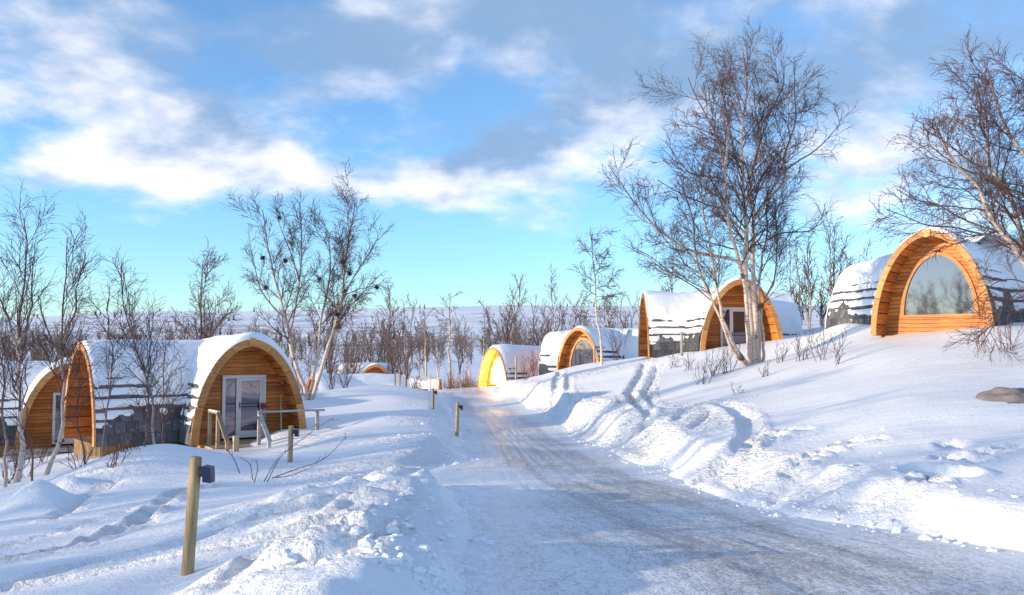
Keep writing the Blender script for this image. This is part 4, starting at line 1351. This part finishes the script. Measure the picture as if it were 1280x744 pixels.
class Wing:
    def __init__(s, root, J, ax, L, s0=1.0, s1=1.0, ov=1.0, end='door', shingle_sides=(), snow=0.2, zc=0.5, seed=1, lod=0, skirt=True):
        s.root, s.L, s.s0, s.s1, s.ov = root, L, s0, s1, ov
        ax = np.array(ax, float)
        ax /= np.linalg.norm(ax)
        s.n = np.array((ax[0], ax[1], 0))
        s.e = np.array((-ax[1], ax[0], 0))
        s.seed = seed
        s.rng = np.random.default_rng(seed)
        s.snow, s.zc, s.lod = snow, zc, lod
        s.roof()
        s.snowcap()
        s.shingles(shingle_sides)
        if end != 'none':
            s.mouth(end)
        else:
            s.plainend()
        if skirt:
            w = A0 * s1 - 0.3
            b = [s.at(-1.0, -w, -1.3), s.at(L - 0.22, -w, -1.3), s.at(L - 0.22, w, -1.3), s.at(-1.0, w, -1.3)]
            t = [p + (0, 0, 1.29) for p in b]
            MB().hexa(b, t).build('skirt', MT['skirt'], root)

    def sc(s, u):
        t = np.clip(u / s.L, 0, 1)
        return s.s0 + (s.s1 - s.s0) * t ** 1.6

    def at(s, u, t, z):
        return s.n * u + s.e * t + np.array((0, 0, z))

    def pt(s, u, phi, off=0.0):
        u, phi = np.broadcast_arrays(np.asarray(u, float), np.asarray(phi, float))
        k = s.sc(u)
        x, z = prof(phi, A0 * k, H0 * k)
        nx, nz = prof_n(phi, A0 * k, H0 * k)
        x, z = x + nx * off, z + nz * off
        return u[..., None] * s.n + x[..., None] * s.e + z[..., None] * np.array((0, 0, 1.0))

    def roof(s):
        us = np.linspace(-0.6, s.L, 9)
        ph = np.linspace(0.0, math.pi, 33)
        U, PH = np.meshgrid(us, ph)
        a, b = s.pt(U, PH, 0.0), s.pt(U, PH, -0.10)
        f = grid_faces(len(us), len(ph))
        mb = MB()
        mb.add(a, f)
        mb.add(b, f[:, ::-1])
        for col in (0, -1):
            ra, rb = a[:, col], b[:, col]
            k = len(ra)
            mb.add(np.vstack([ra, rb]), [(i, i + 1, k + i + 1, k + i) for i in range(k - 1)])
        mb.build('roof', MT['roof'], s.root, True)

    def snowcap(s):
        us = np.linspace(-1.2, s.L + 0.05, max(12, int(s.L / (0.055 if s.lod == 0 else 0.16))))
        ph = np.linspace(0.02, math.pi - 0.02, 132 if s.lod == 0 else 56)
        U, PH = np.meshgrid(us, ph)
        k = s.sc(U)
        x, z = prof(PH, A0 * k, H0 * k)
        zr = z / (H0 * k)
        side = np.sign(x)
        # arc coordinate from the foot, for the courses
        arc = np.where(PH < math.pi / 2, PH, math.pi - PH) * 2.55 * k
        w = s.seed * 13.7
        nz = vnoise(U / 0.8 + w, PH * 3 + side * 9, 3) * 0.22 + vnoise(U / 0.25 + w, PH * 9, 4) * 0.12
        main = s.snow * sstep(zr + nz * 0.85, s.zc, s.zc + 0.26) * (0.8 + 0.9 * vnoise(U / 1.3 + w, PH * 1.5, 9))
        fr = np.mod(arc / 0.30 + vnoise(U / 0.5 + w, PH * 5, 8) * 0.16, 1.0)
        str_ = 0.05 * sstep(fr, 0.12, 0.3) * (1 - sstep(fr, 0.82, 0.95))
        vis = sstep(zr + nz * 1.3, s.zc - 0.26, s.zc - 0.20)
        tau = np.maximum(main + 0.03 * (main > 0.03), str_ * vis) - 0.006
        tau = np.where(tau < 0.004, -0.03, tau)
        tau = tau + (main > 0.05) * (vnoise(U / 0.9, PH * 2.0, 5) * 0.08 + vnoise(U / 0.35, PH * 6, 6) * 0.025)
        # rounded lip at the mouth
        lip = np.clip((s.L + 0.05 - U) / 0.12, 0, 1)
        tau = np.where(U > s.L - 0.07, np.minimum(tau, tau * np.sqrt(lip) - 0.03 * (1 - lip)), tau)
        v = s.pt(U, PH, 0.022 + tau)
        link('snow_cover', mesh_np('snow_cover', v, grid_faces(len(us), len(ph))), MT['roofsnow'], s.root)

    def shingles(s, sides):
        course, wdt = 0.30, 0.34
        me = None
        rows = 6
        joined = MB()
        for side in (1, -1):
            ind = side in sides
            for c in range(rows):
                a0 = c * course
                n = int((s.L + 0.4) / wdt)
                for i in range(n):
                    u = -0.4 + (i + 0.5 + (0.5 if c % 2 else 0)) * wdt
                    if u > s.L - 0.12:
                        continue
                    k = float(s.sc(u))
                    p0 = (a0) / (2.55 * k)
                    p1 = (a0 + course * 1.12) / (2.55 * k)
                    if side < 0:
                        p0, p1 = math.pi - p0, math.pi - p1
                    hw = (wdt - 0.022) / 2
                    j = s.rng.uniform(-0.006, 0.006)
                    lo, hi = 0.042 + j, 0.010 + j
                    corners = lambda o0, o1: [s.pt(u - hw, p0, o0), s.pt(u + hw, p0, o0), s.pt(u + hw, p1, o1), s.pt(u - hw, p1, o1)]
                    top, bot = corners(lo, hi), corners(lo - 0.03, hi - 0.02)
                    if ind:
                        if side < 0:
                            top, bot = top[::-1], bot[::-1]
                        c0 = np.mean(top, axis=0)
                        o = MB().hexa([p - c0 for p in bot], [p - c0 for p in top]).build('shingle', MT['shingle'], s.root)
                        o.location = tuple(c0)
                    else:
                        joined.hexa(bot, top)
        if joined.n:
            o = joined.build('shingle_courses', MT['shingle'], s.root)
            o['kind'] = 'stuff'

    def half(s, z, inset=0.12):
        k = s.s1
        h = H0 * k - 0.10
        r = np.clip(1 - (max(z, 0) / h) ** 1.94, 0, 1)
        return max(0.0, (A0 * k - inset) * r ** 0.525)

    def plainend(s):
        u = s.L - 0.05
        ph = np.linspace(0, math.pi, 25)
        ring = s.pt(u, ph, -0.09)
        c = s.at(u, 0, 0.0)
        mb = MB()
        v = np.vstack([ring, c[None]])
        mb.add(v, [(i, i + 1, min(i + 2, 24), 25) for i in range(0, 24, 2)])
        mb.build('end_wall', MT['plank'], s.root)

    def mouth(s, end):
        root, L, k = s.root, s.L, s.s1
        a, h = A0 * k, H0 * k
        fine = s.lod == 0
        # lining boards of the overhang
        nb = 26 if fine else 12
        for i in range(nb):
            p0, p1 = math.pi * (i + 0.05) / nb, math.pi * (i + 0.95) / nb
            mid = (p0 + p1) / 2
            u0, u1 = L - s.ov - 0.05, L - 0.01
            c = lambda off: [s.pt(u0, p0, off), s.pt(u1, p0, off), s.pt(u1, p1, off), s.pt(u0, p1, off)]
            c0 = s.pt(L - s.ov / 2, mid, -0.11)
            o = MB().hexa([p - c0 for p in c(-0.128)], [p - c0 for p in c(-0.104)]).build('lining_board', MT['lining'], root)
            o.location = tuple(c0)
        # rim boards
        ns = 8 if fine else 4
        for i in range(ns):
            mb = MB()
            pp = np.linspace(math.pi * i / ns + 0.004, math.pi * (i + 1) / ns - 0.004, 5 if fine else 6)
            for q0, q1 in zip(pp[:-1], pp[1:]):
                rw = -0.19 if end == 'door' else -0.135
                f = lambda u: [s.pt(u, q0, rw), s.pt(u, q1, rw), s.pt(u, q1, 0.035), s.pt(u, q0, 0.035)]
                mb.hexa(f(L), f(L + 0.055))
            mb.build('rim_board', MT['rim'], root)
        if fine:
            zt = h + 0.03
            MB().hexa([s.at(L + 0.0, t, zt + dz_) for t, dz_ in ((-.09, -.2), (.09, -.2), (.09, .04), (-.09, .04))],
                      [s.at(L + 0.085, t, zt + dz_) for t, dz_ in ((-.09, -.2), (.09, -.2), (.09, .04), (-.09, .04))]).build('keystone', MT['rim'], root)
        # end wall of horizontal planks round the opening
        uw = L - s.ov
        if end == 'door':
            t0, t1, z0, z1 = -0.60, 0.76, 0.06, 2.05 * k
            if k < 0.95:
                z1 = 1.95
            z1 = round(z1 / (0.125 if fine else 0.24)) * (0.125 if fine else 0.24)
            op = lambda z: (t0, t1) if z0 <= z <= z1 - 0.005 else None
        else:
            ga, gh, gz0 = (1.08 * k, 1.86 * k, 0.62 * k)

            def op(z):
                if z < gz0 or z > gz0 + gh:
                    return None
                r = 1 - ((z - gz0) / gh) ** 1.94
                q = ga * max(r, 0) ** 0.525
                return (-q, q)
        ph_ = 0.125 if fine else 0.24
        nrow = int((h - 0.12) / ph_) + 1
        for i in range(nrow):
            za, zb = i * ph_ + 0.004, min((i + 1) * ph_ - 0.006, h - 0.13)
            if zb - za < 0.02:
                continue
            la, lb = s.half(za), s.half(zb)
            oa, ob = op(za), op(zb)
            spans = []
            if oa is None and ob is None:
                spans = [(-la, la, -lb, lb)]
            else:
                oa = oa or ob
                ob_ = ob or (0.0, 0.0) if end != 'door' else (ob or oa)
                if end != 'door' and ob is None:
                    ob_ = ((oa[0]) * 0.55, (oa[1]) * 0.55)
                spans = [(-la, oa[0], -lb, ob_[0]), (oa[1], la, ob_[1], lb)]
            j = s.rng.uniform(-0.004, 0.006)
            for xa0, xa1, xb0, xb1 in spans:
                if xa1 - xa0 < 0.03 and xb1 - xb0 < 0.03:
                    continue
                b = [(uw - 0.03, xa0, za), (uw - 0.03, xa1, za), (uw - 0.03, xb1, zb), (uw - 0.03, xb0, zb)]
                t = [(uw + j, xa0, za), (uw + j, xa1, za), (uw + j, xb1, zb), (uw + j, xb0, zb)]
                c0 = s.at(uw, (xa0 + xa1) / 2, (za + zb) / 2)
                o = MB().hexa([s.at(*p) - c0 for p in b], [s.at(*p) - c0 for p in t]).build('plank', MT['plank'], root)
                o.location = tuple(c0)
        # backing so nothing shows between planks
        if end == 'door':
            s.door(uw, t0, t1, z0, z1)
        else:
            s.window(uw, ga, gh, gz0, end)

    def window(s, uw, ga, gh, gz0, end):
        pp = np.linspace(0, math.pi, 29)
        x, z = prof(pp, ga + 0.01, gh + 0.01)
        xi, zi = prof(pp, ga - 0.07, gh - 0.08)
        xo, zo = prof(pp, ga + 0.05, gh + 0.05)
        fr = MB()
        for i in range(len(pp) - 1):
            f = lambda u: [s.at(u, xi[i], zi[i] + gz0 + 0.02), s.at(u, xi[i + 1], zi[i + 1] + gz0 + 0.02), s.at(u, xo[i + 1], zo[i + 1] + gz0), s.at(u, xo[i], zo[i] + gz0)]
            fr.hexa(f(uw - 0.02), f(uw + 0.05))
        fr.bar(s.at(uw + 0.02, -ga - 0.06, gz0 - 0.03), s.at(uw + 0.02, ga + 0.06, gz0 - 0.03), 0.09, 0.09)
        w = fr.build('window_frame', MT['rim'], s.root)
        v = np.vstack([np.stack([s.at(uw + 0.0, a_, b_ + gz0) for a_, b_ in zip(x, z)]), s.at(uw, 0, gz0)[None]])
        n = len(pp)
        v2 = np.vstack([v, v - s.n * 0.02])
        m = n + 1
        q = [(i, i + 1, i + 2, n) for i in range(0, n - 2, 2)] + [(m + i + 2, m + i + 1, m + i, m + n) for i in range(0, n - 2, 2)] + [(i, m + i, m + i + 1, i + 1) for i in range(n - 1)]
        g_ = link('glass', mesh_np('glass', v2, q, smooth=False), MT['glint' if end == 'glint' else 'glass'], w)

    def door(s, uw, t0, t1, z0, z1):
        tm = t0 + (t1 - t0) * 0.34
        fw = 0.095
        fr = MB()
        Q = lambda t, z: s.at(uw + 0.02, t, z)
        up = tuple(s.n)
        fr.bar(Q(t0 + fw / 2, z0), Q(t0 + fw / 2, z1), fw, 0.10, up)
        fr.bar(Q(t1 - fw / 2, z0), Q(t1 - fw / 2, z1), fw, 0.10, up)
        fr.bar(Q(t0 + fw, z1 - fw / 2), Q(t1 - fw, z1 - fw / 2), fw, 0.10, up)
        fr.bar(Q(t0 + fw, z0 + 0.03), Q(t1 - fw, z0 + 0.03), 0.06, 0.10, up)
        fr.bar(Q(tm, z0 + 0.06), Q(tm, z1 - fw), 0.07, 0.10, up)
        f = fr.build('door_frame', MT['white'], s.root)
        sg = MB().bar(s.at(uw - 0.005, (t0 + fw + tm - 0.035) / 2, z0 + 0.06), s.at(uw - 0.005, (t0 + fw + tm - 0.035) / 2, z1 - fw), tm - 0.035 - t0 - fw, 0.02, up)
        sg.build('side_glass', MT['glass'], f)
        # door leaf
        a, b = tm + 0.04, t1 - fw - 0.005
        lf = MB()
        Q = lambda t, z: s.at(uw + 0.012, t, z)
        st = 0.085
        lf.bar(Q(a + st / 2, z0 + 0.065), Q(a + st / 2, z1 - fw - 0.005), st, 0.06, up)
        lf.bar(Q(b - st / 2, z0 + 0.065), Q(b - st / 2, z1 - fw - 0.005), st, 0.06, up)
        lf.bar(Q(a + st, z1 - fw - 0.005 - st / 2), Q(b - st, z1 - fw - 0.005 - st / 2), st, 0.06, up)
        lf.bar(Q(a + st, z0 + 0.065 + 0.07), Q(b - st, z0 + 0.065 + 0.07), 0.14, 0.06, up)
        d = lf.build('door', MT['white'], s.root)
        zm = z0 + 0.95
        MB().bar(Q(a + st, zm), Q(b - st, zm), 0.035, 0.05, up).build('glazing_bar', MT['dark'], d)
        MB().bar(Q((a + b) / 2, z0 + 0.205), Q((a + b) / 2, z1 - fw - 0.09), b - a - 2 * st, 0.018, up).build('glass', MT['glass'], d)
        MB().bar(s.at(uw + 0.06, a + st / 2, z0 + 0.9), s.at(uw + 0.06, a + st / 2, z0 + 1.1), 0.025, 0.03, up).build('handle', MT['dark'], d)


def unit(x, y):
    n = math.hypot(x, y)
    return np.array((x / n, y / n))


def wall_lamp(w, phi=0.55):
    p = w.pt(w.L - 0.45, phi, -0.16)
    mb = MB().bar(p, p + np.array((0, 0, 0.16)), 0.10, 0.10)
    mb.bar(p + np.array((0, 0, 0.02)) + w.e * 0.05, p + w.e * 0.12 + np.array((0, 0, 0.02)), 0.04, 0.04)
    mb.build('wall_lamp', MT['dark'], w.root)


# 1: the near left cabin, door wing towards the road, open wing to the left
nd = unit(0.55, -0.83)
Dp = P(313, 553, 27.0)
zb = Dp[2]
J = np.array((Dp[0] - nd[0] * 3.41, Dp[1] - nd[1] * 3.41, zb))
c1 = empty('arched_cabin', J, 'arched timber cabin with glazed door and wooden porch, nearest on the left', 'cabin')
w1 = Wing(c1, J, nd, 3.41, 0.97, 1.0, end='door', shingle_sides=(-1,), seed=1, snow=0.17, zc=0.52)
na = unit(-0.75, -0.65)
w2 = Wing(c1, J, na, 4.36, 0.95, 0.96, end='glass', shingle_sides=(1,), seed=2, snow=0.13, zc=0.54)
wall_lamp(w1, 0.62)

# 2: the cabin behind it at the left edge
n2_ = unit(0.42, -0.9)
Dp = P(86, 560, 33.0)
J2 = np.array((Dp[0] - n2_[0] * 3.4, Dp[1] - n2_[1] * 3.4, Dp[2]))
c2 = empty('arched_cabin', J2, 'arched timber cabin at the left edge, partly hidden behind the near left cabin', 'cabin')
Wing(c2, J2, n2_, 3.4, 0.97, 1.0, end='door', seed=3, snow=0.2)
Wing(c2, J2, unit(-0.9, -0.42), 5.2, 0.95, 0.96, end='none', seed=4, snow=0.18)
dk = MB()
for k in range(7):
    a = Dp + np.array((n2_[0], n2_[1], 0)) * (0.1 + 0.15 * k) + np.array((0, 0, 0.0))
    e = np.array((-n2_[1], n2_[0], 0))
    o = MB().bar(a - e * 1.9 - J2, a + e * 1.6 - J2, 0.14, 0.05).build('deck_board', MT['greyrail'], c2)
f0 = Dp + np.array((n2_[0], n2_[1], 0)) * 1.06
e = np.array((-n2_[1], n2_[0], 0))
for k in range(3):
    MB().bar(f0 - e * 1.9 + (0, 0, -0.14 - 0.15 * k) - J2, f0 + e * 1.6 + (0, 0, -0.14 - 0.15 * k) - J2, 0.03, 0.13).build('deck_skirt_board', MT['greyrail'], c2)

# 3: the middle cabin behind the birch clump
n3_ = unit(0.14, -0.99)
Dp = P(928, 441, 38.3)
J3 = np.array((Dp[0] - n3_[0] * 4.3, Dp[1] - n3_[1] * 4.3, Dp[2] - 0.25))
c3 = empty('arched_cabin', J3, 'arched timber cabin with glazed door behind the tallest birch', 'cabin')
Wing(c3, J3, n3_, 4.3, 0.95, 1.10, end='door', shingle_sides=(), seed=5, snow=0.14, zc=0.62)
Wing(c3, J3, unit(-0.99, 0.0), 3.0, 0.95, 0.97, end='glass', shingle_sides=(1,), seed=6, snow=0.14, zc=0.56)
Wing(c3, J3, unit(0.99, 0.1), 4.1, 0.95, 0.95, end='none', seed=7, snow=0.2, zc=0.4)

# 4: the right cabin
n4 = unit(-0.70, -0.71)
Dp = P(1163, 419, 26.8)
J4 = np.array((Dp[0] - n4[0] * 3.4, Dp[1] - n4[1] * 3.4, Dp[2]))
c4 = empty('arched_cabin', J4, 'arched timber cabin with big arched window, high on the bank at the right', 'cabin')
Wing(c4, J4, n4, 3.4, 0.97, 1.02, end='glass', seed=8, snow=0.1, zc=0.62, ov=0.75)
Wing(c4, J4, unit(-0.28, 0.96), 5.6, 0.98, 0.84, end='none', shingle_sides=(-1, 1), seed=9, snow=0.16, zc=0.62)
Wing(c4, J4, unit(0.96, -0.1), 5.5, 0.96, 0.96, end='none', seed=10, snow=0.2, zc=0.45)

# 5: cabin at the end of the road, its sun glint an emissive pane
n5 = unit(-0.80, -0.60)
Dp = P(616, 492, 60.0)
J5 = np.array((Dp[0] - n5[0] * 4.0, Dp[1] - n5[1] * 4.0, Dp[2]))
c5 = empty('arched_cabin', J5, 'arched cabin whose window carries a bright yellow sun glint at the end of the road', 'cabin')
Wing(c5, J5, n5, 4.0, 0.96, 1.0, end='glint', seed=11, snow=0.2, zc=0.45, lod=1, ov=0.6)
Wing(c5, J5, unit(0.6, -0.25), 3.0, 0.94, 0.96, end='none', seed=12, snow=0.2, zc=0.45, lod=1)
gl = bpy.data.lights.new('glint_fill_light', 'POINT')  # added lamp, spreads the window's sun glint onto lining and snow
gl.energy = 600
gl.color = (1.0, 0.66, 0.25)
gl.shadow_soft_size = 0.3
glo = bpy.data.objects.new('glint_fill_light', gl)
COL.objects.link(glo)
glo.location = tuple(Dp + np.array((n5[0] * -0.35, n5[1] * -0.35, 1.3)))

# 6: its neighbour with the pale arched window
n6 = unit(-0.68, -0.73)
Dp = P(723, 474, 55.0)
J6 = np.array((Dp[0] - n6[0] * 3.5, Dp[1] - n6[1] * 3.5, Dp[2]))
c6 = empty('arched_cabin', J6, 'arched cabin with pale arched window, right of the glinting cabin', 'cabin')
Wing(c6, J6, n6, 3.5, 0.97, 1.02, end='glass', seed=13, snow=0.12, zc=0.6, lod=1, ov=0.55)
Wing(c6, J6, unit(-0.9, 0.43), 4.5, 0.95, 0.92, end='none', seed=14, snow=0.16, zc=0.44, lod=1)
Wing(c6, J6, unit(0.95, -0.1), 5.2, 0.95, 0.95, end='none', seed=15, snow=0.2, zc=0.4, lod=1)

# 7-9: cabins half sunk behind the bank on the left of the road
p = P(390, 470, 55.0)
nA = unit(-0.88, -0.47)
JA = np.array((p[0] - nA[0] * 3.6, p[1] - nA[1] * 3.6, p[2] - H0))
cA = empty('arched_cabin', JA, 'sunken cabin with dark shingled roof, behind the three-stemmed birch', 'cabin')
Wing(cA, JA, nA, 3.6, 0.96, 1.0, end='door', seed=16, lod=1, snow=0.16, zc=0.62)
Wing(cA, JA, unit(0.9, 0.3), 2.5, 0.96, 0.96, end='none', seed=17, lod=1, snow=0.16, zc=0.6)
p = P(469, 463, 72.0)
nB = unit(0.15, -1)
JB = np.array((p[0] - nB[0] * 3.4, p[1] - nB[1] * 3.4, p[2] - H0 + 0.45))
cB = empty('arched_cabin', JB, 'sunken cabin of which only the round orange front top shows', 'cabin')
Wing(cB, JB, nB, 3.4, 0.96, 1.0, end='door', seed=18, lod=1, snow=0.12, zc=0.7)
Wing(cB, JB, unit(-1, 0.1), 3.0, 0.96, 0.96, end='none', seed=19, lod=1, snow=0.18)
p = P(526, 470, 62.0)
JC = np.array((p[0], p[1], p[2] - H0))
cC = empty('arched_cabin', JC, 'sunken cabin showing dark shingle bands under snow at the road end', 'cabin')
Wing(cC, JC, unit(1, -0.05), 1.3, 0.95, 0.95, end='none', seed=20, lod=1, snow=0.1, zc=0.96)
Wing(cC, JC, unit(-1, 0.05), 1.2, 0.95, 0.95, end='none', seed=21, lod=1, snow=0.1, zc=0.96)


# ---------------------------------------------------------------- porch stairs of the near left cabin
Dw = P(313, 553, 27.0)
nn, ee = np.array((nd[0], nd[1], 0)), np.array((-nd[1], nd[0], 0))
pr = empty('porch_stairs', Dw, 'wooden porch with handrails and steps before the near left cabin\'s door', 'porch')
q_ = lambda u, t, z: nn * u + ee * t + np.array((0, 0, z))
for k in range(7):
    MB().bar(q_(-0.85 + 0.29 * k, -1.38, -0.03), q_(-0.85 + 0.29 * k, 0.9, -0.03), 0.27, 0.05).build('deck_board', MT['rail'], pr)
for k in range(3):
    MB().bar(q_(1.22 + 0.28 * k, -1.2, -0.16 - 0.14 * k), q_(1.22 + 0.28 * k, -0.14, -0.16 - 0.14 * k), 0.27, 0.05).build('tread', MT['rail'], pr)
    MB().bar(q_(1.09 + 0.28 * k, -1.2, -0.1 - 0.14 * k), q_(1.09 + 0.28 * k, -0.14, -0.1 - 0.14 * k), 0.03, 0.10).build('riser', MT['rail'], pr)
for (u, t, z0, z1, m_, wd_) in [(0.12, -1.25, 0.0, 0.98, 'rail', 0.10), (1.0, -1.25, -0.5, 0.96, 'rail', 0.09), (1.85, -1.22, -0.9, 0.22, 'rail', 0.09), (1.98, -1.02, -1.0, 0.42, 'rail', 0.14),
                                (1.0, -0.06, -0.5, 0.96, 'greyrail', 0.09), (1.85, -0.04, -0.9, 0.20, 'greyrail', 0.09), (1.0, 1.72, -0.6, 0.94, 'greyrail', 0.09)]:
    MB().bar(q_(u, t, z0), q_(u, t, z1), wd_, wd_, tuple(ee)).build('rail_post', MT[m_], pr)
for (a, b, m_) in [((0.0, -1.25, 1.0), (1.06, -1.25, 1.0), 'rail'), ((1.0, -1.25, 0.98), (1.95, -1.23, 0.22), 'rail'), ((1.0, -0.1, 0.985), (1.0, 1.95, 0.955), 'greyrail'),
                   ((1.0, -0.06, 0.95), (1.95, -0.04, 0.20), 'greyrail')]:
    MB().bar(q_(*a), q_(*b), 0.11, 0.055).build('handrail', MT[m_], pr)
mb = MB()
v = q_(0.5, -1.25, 1.05)
for k in range(5):
    mb.bar(q_(0.05 + 0.2 * k, -1.25, 1.035), q_(0.05 + 0.2 * k + 0.19, -1.25, 1.04), 0.09, 0.03 + 0.01 * (k % 2))
mb.build('snow_ridge', MT['roofsnow'], pr)

# tools leaning inside the porch
t_ = empty('snow_shovel', Dw + q_(-0.15, 0.78, 0.0), 'long-handled snow shovel leaning on the porch wall by the door', 'shovel')
a, b = q_(0.35, 0.1, 0.02), q_(-0.35, 0.32, 1.35)
MB().tube([a, b], [0.018, 0.018], 8).build('handle', MT['rail'], t_)
MB().bar(a + (0, 0, 0.0), a + (0, 0, 0.32), 0.30, 0.03, tuple(nn)).build('blade', MT['dark'], t_)
t_ = empty('broom', Dw + q_(-0.5, 0.62, 0.0), 'red-topped broom standing against the planks right of the door', 'broom')
MB().tube([q_(0.1, 0, 0.02), q_(-0.3, 0.02, 0.95)], [0.03, 0.03], 8).build('handle', MT['rail'], t_)
MB().bar(q_(-0.3, 0.02, 0.95), q_(-0.34, 0.02, 1.1), 0.14, 0.08).build('head', MT['red'], t_)


# ---------------------------------------------------------------- lamp posts along the road
def lamp_post(px_top, py_top, px_bot, py_bot, d, label, first=None, rad=0.055):
    b, t = P(px_bot, py_bot, d), P(px_top, py_top, d)
    root = empty('lamp_post', b, label, 'lamp post', 'low lamp posts along the left of the road')
    ax = t - b
    pts = np.array([(-0.35 * ax), (0 * ax), (0.5 * ax), (ax * 0.985), (ax * 1.0)])
    MB().tube(pts, [rad, rad, rad * 0.98, rad * 0.97, rad * 0.86], 14).build('post', MT['post'], root, True)
    h = np.linalg.norm(ax)
    c = ax * (1 - 0.13 / h)
    lm = MB().tube([c + (rad * 0.9, -0.02, 0), c + (rad + 0.04, -0.02, 0)], [0.045, 0.045], 10)
    lm.build('bracket', MT['dark'], root)
    x0 = rad + 0.035
    b_ = [(x0, -0.07, -0.085), (x0 + 0.075, -0.07, -0.095), (x0 + 0.075, 0.05, -0.095), (x0, 0.05, -0.085)]
    t__ = [(x0, -0.07, 0.055), (x0 + 0.07, -0.07, 0.04), (x0 + 0.07, 0.05, 0.04), (x0, 0.05, 0.055)]
    MB().hexa([c + np.array(p) for p in b_], [c + np.array(p) for p in t__]).build('lamp', MT['lamp'], root)
    return root


for a in [(245, 571, 234, 722, 8.0, 'nearest and largest lamp post, leaning slightly, at the lower left'),
          (364, 532, 362, 592, 18.5, 'second lamp post, in the snow before the near left cabin\'s porch'),
          (572, 503, 571, 547, 26.2, 'third lamp post, on the bank edge right beside the road'),
          (541.5, 486, 541, 519, 35.0, 'fourth lamp post, left of the road before its far bend'),
          (507.5, 469, 507, 494, 46.0, 'fifth lamp post, by the dark shingle bands at the road end'),
          (500, 464, 499.5, 486, 52.0, 'thin lamp post just left of the fifth lamp post'),
          (494, 461, 494, 488, 54.0, 'farthest lamp post, leftmost in the row on the bank')]:
    lamp_post(*a)

# marker poles
for px, y0, y1, d, rad, lab, m_ in [(538.5, 468, 492, 57.0, 0.04, 'thin dark marker pole by the shingle bands at the road end', 'greyrail'), (645, 444, 470, 55.0, 0.06, 'marker pole before the glowing cabin\'s snowy roof', 'post'),
                                (671, 438, 466, 55.5, 0.035, 'thin dark pole between the glinting cabin and its neighbour', 'greyrail'), (743, 431, 462, 52.5, 0.06, 'pole at the right foot of the pale-windowed cabin', 'post'),
                                (852, 415, 446, 38.0, 0.06, 'pale pole standing before the middle cabin\'s shingled side', 'greyrail')]:
    t = P(px, y0, d)
    z0 = float(gz(t[0], t[1])) - 0.3
    o = MB().tube([(0, 0, z0 - t[2]), (0, 0, -0.02), (0.0, 0, 0)], [rad, rad, rad * 0.8], 10).build('marker_pole', MT[m_], None, True)
    o.location = tuple(t)
    tag(o, lab, 'pole')

# boulder at the right edge of the snowfield
q = hit(1262, 505)
rng = np.random.default_rng(3)
nu, nv = 40, 20
U, V_ = np.meshgrid(np.linspace(0, 2 * math.pi, nu), np.linspace(0.0, math.pi * 0.62, nv))
sx, sy, sz = np.cos(U) * np.sin(V_), np.sin(U) * np.sin(V_), np.cos(V_)
k_ = 1 + vnoise(sx * 2.2 + 5, sy * 2.2 + sz * 3, 5) * 0.35 + vnoise(sx * 6, sy * 6 + sz * 7, 6) * 0.16
k_[:, -1] = k_[:, 0]
o = link('boulder', mesh_np('boulder', np.stack([sx * 0.62 * k_, sy * 0.5 * k_, sz * 0.36 * k_ - 0.06], -1), grid_faces(nu, nv)), MT['rock'])
o.location = (q[0] + 0.16, q[1] + 0.2, q[2] - 0.05)
tag(o, 'brown boulder poking out of the snowfield at the right edge', 'boulder')
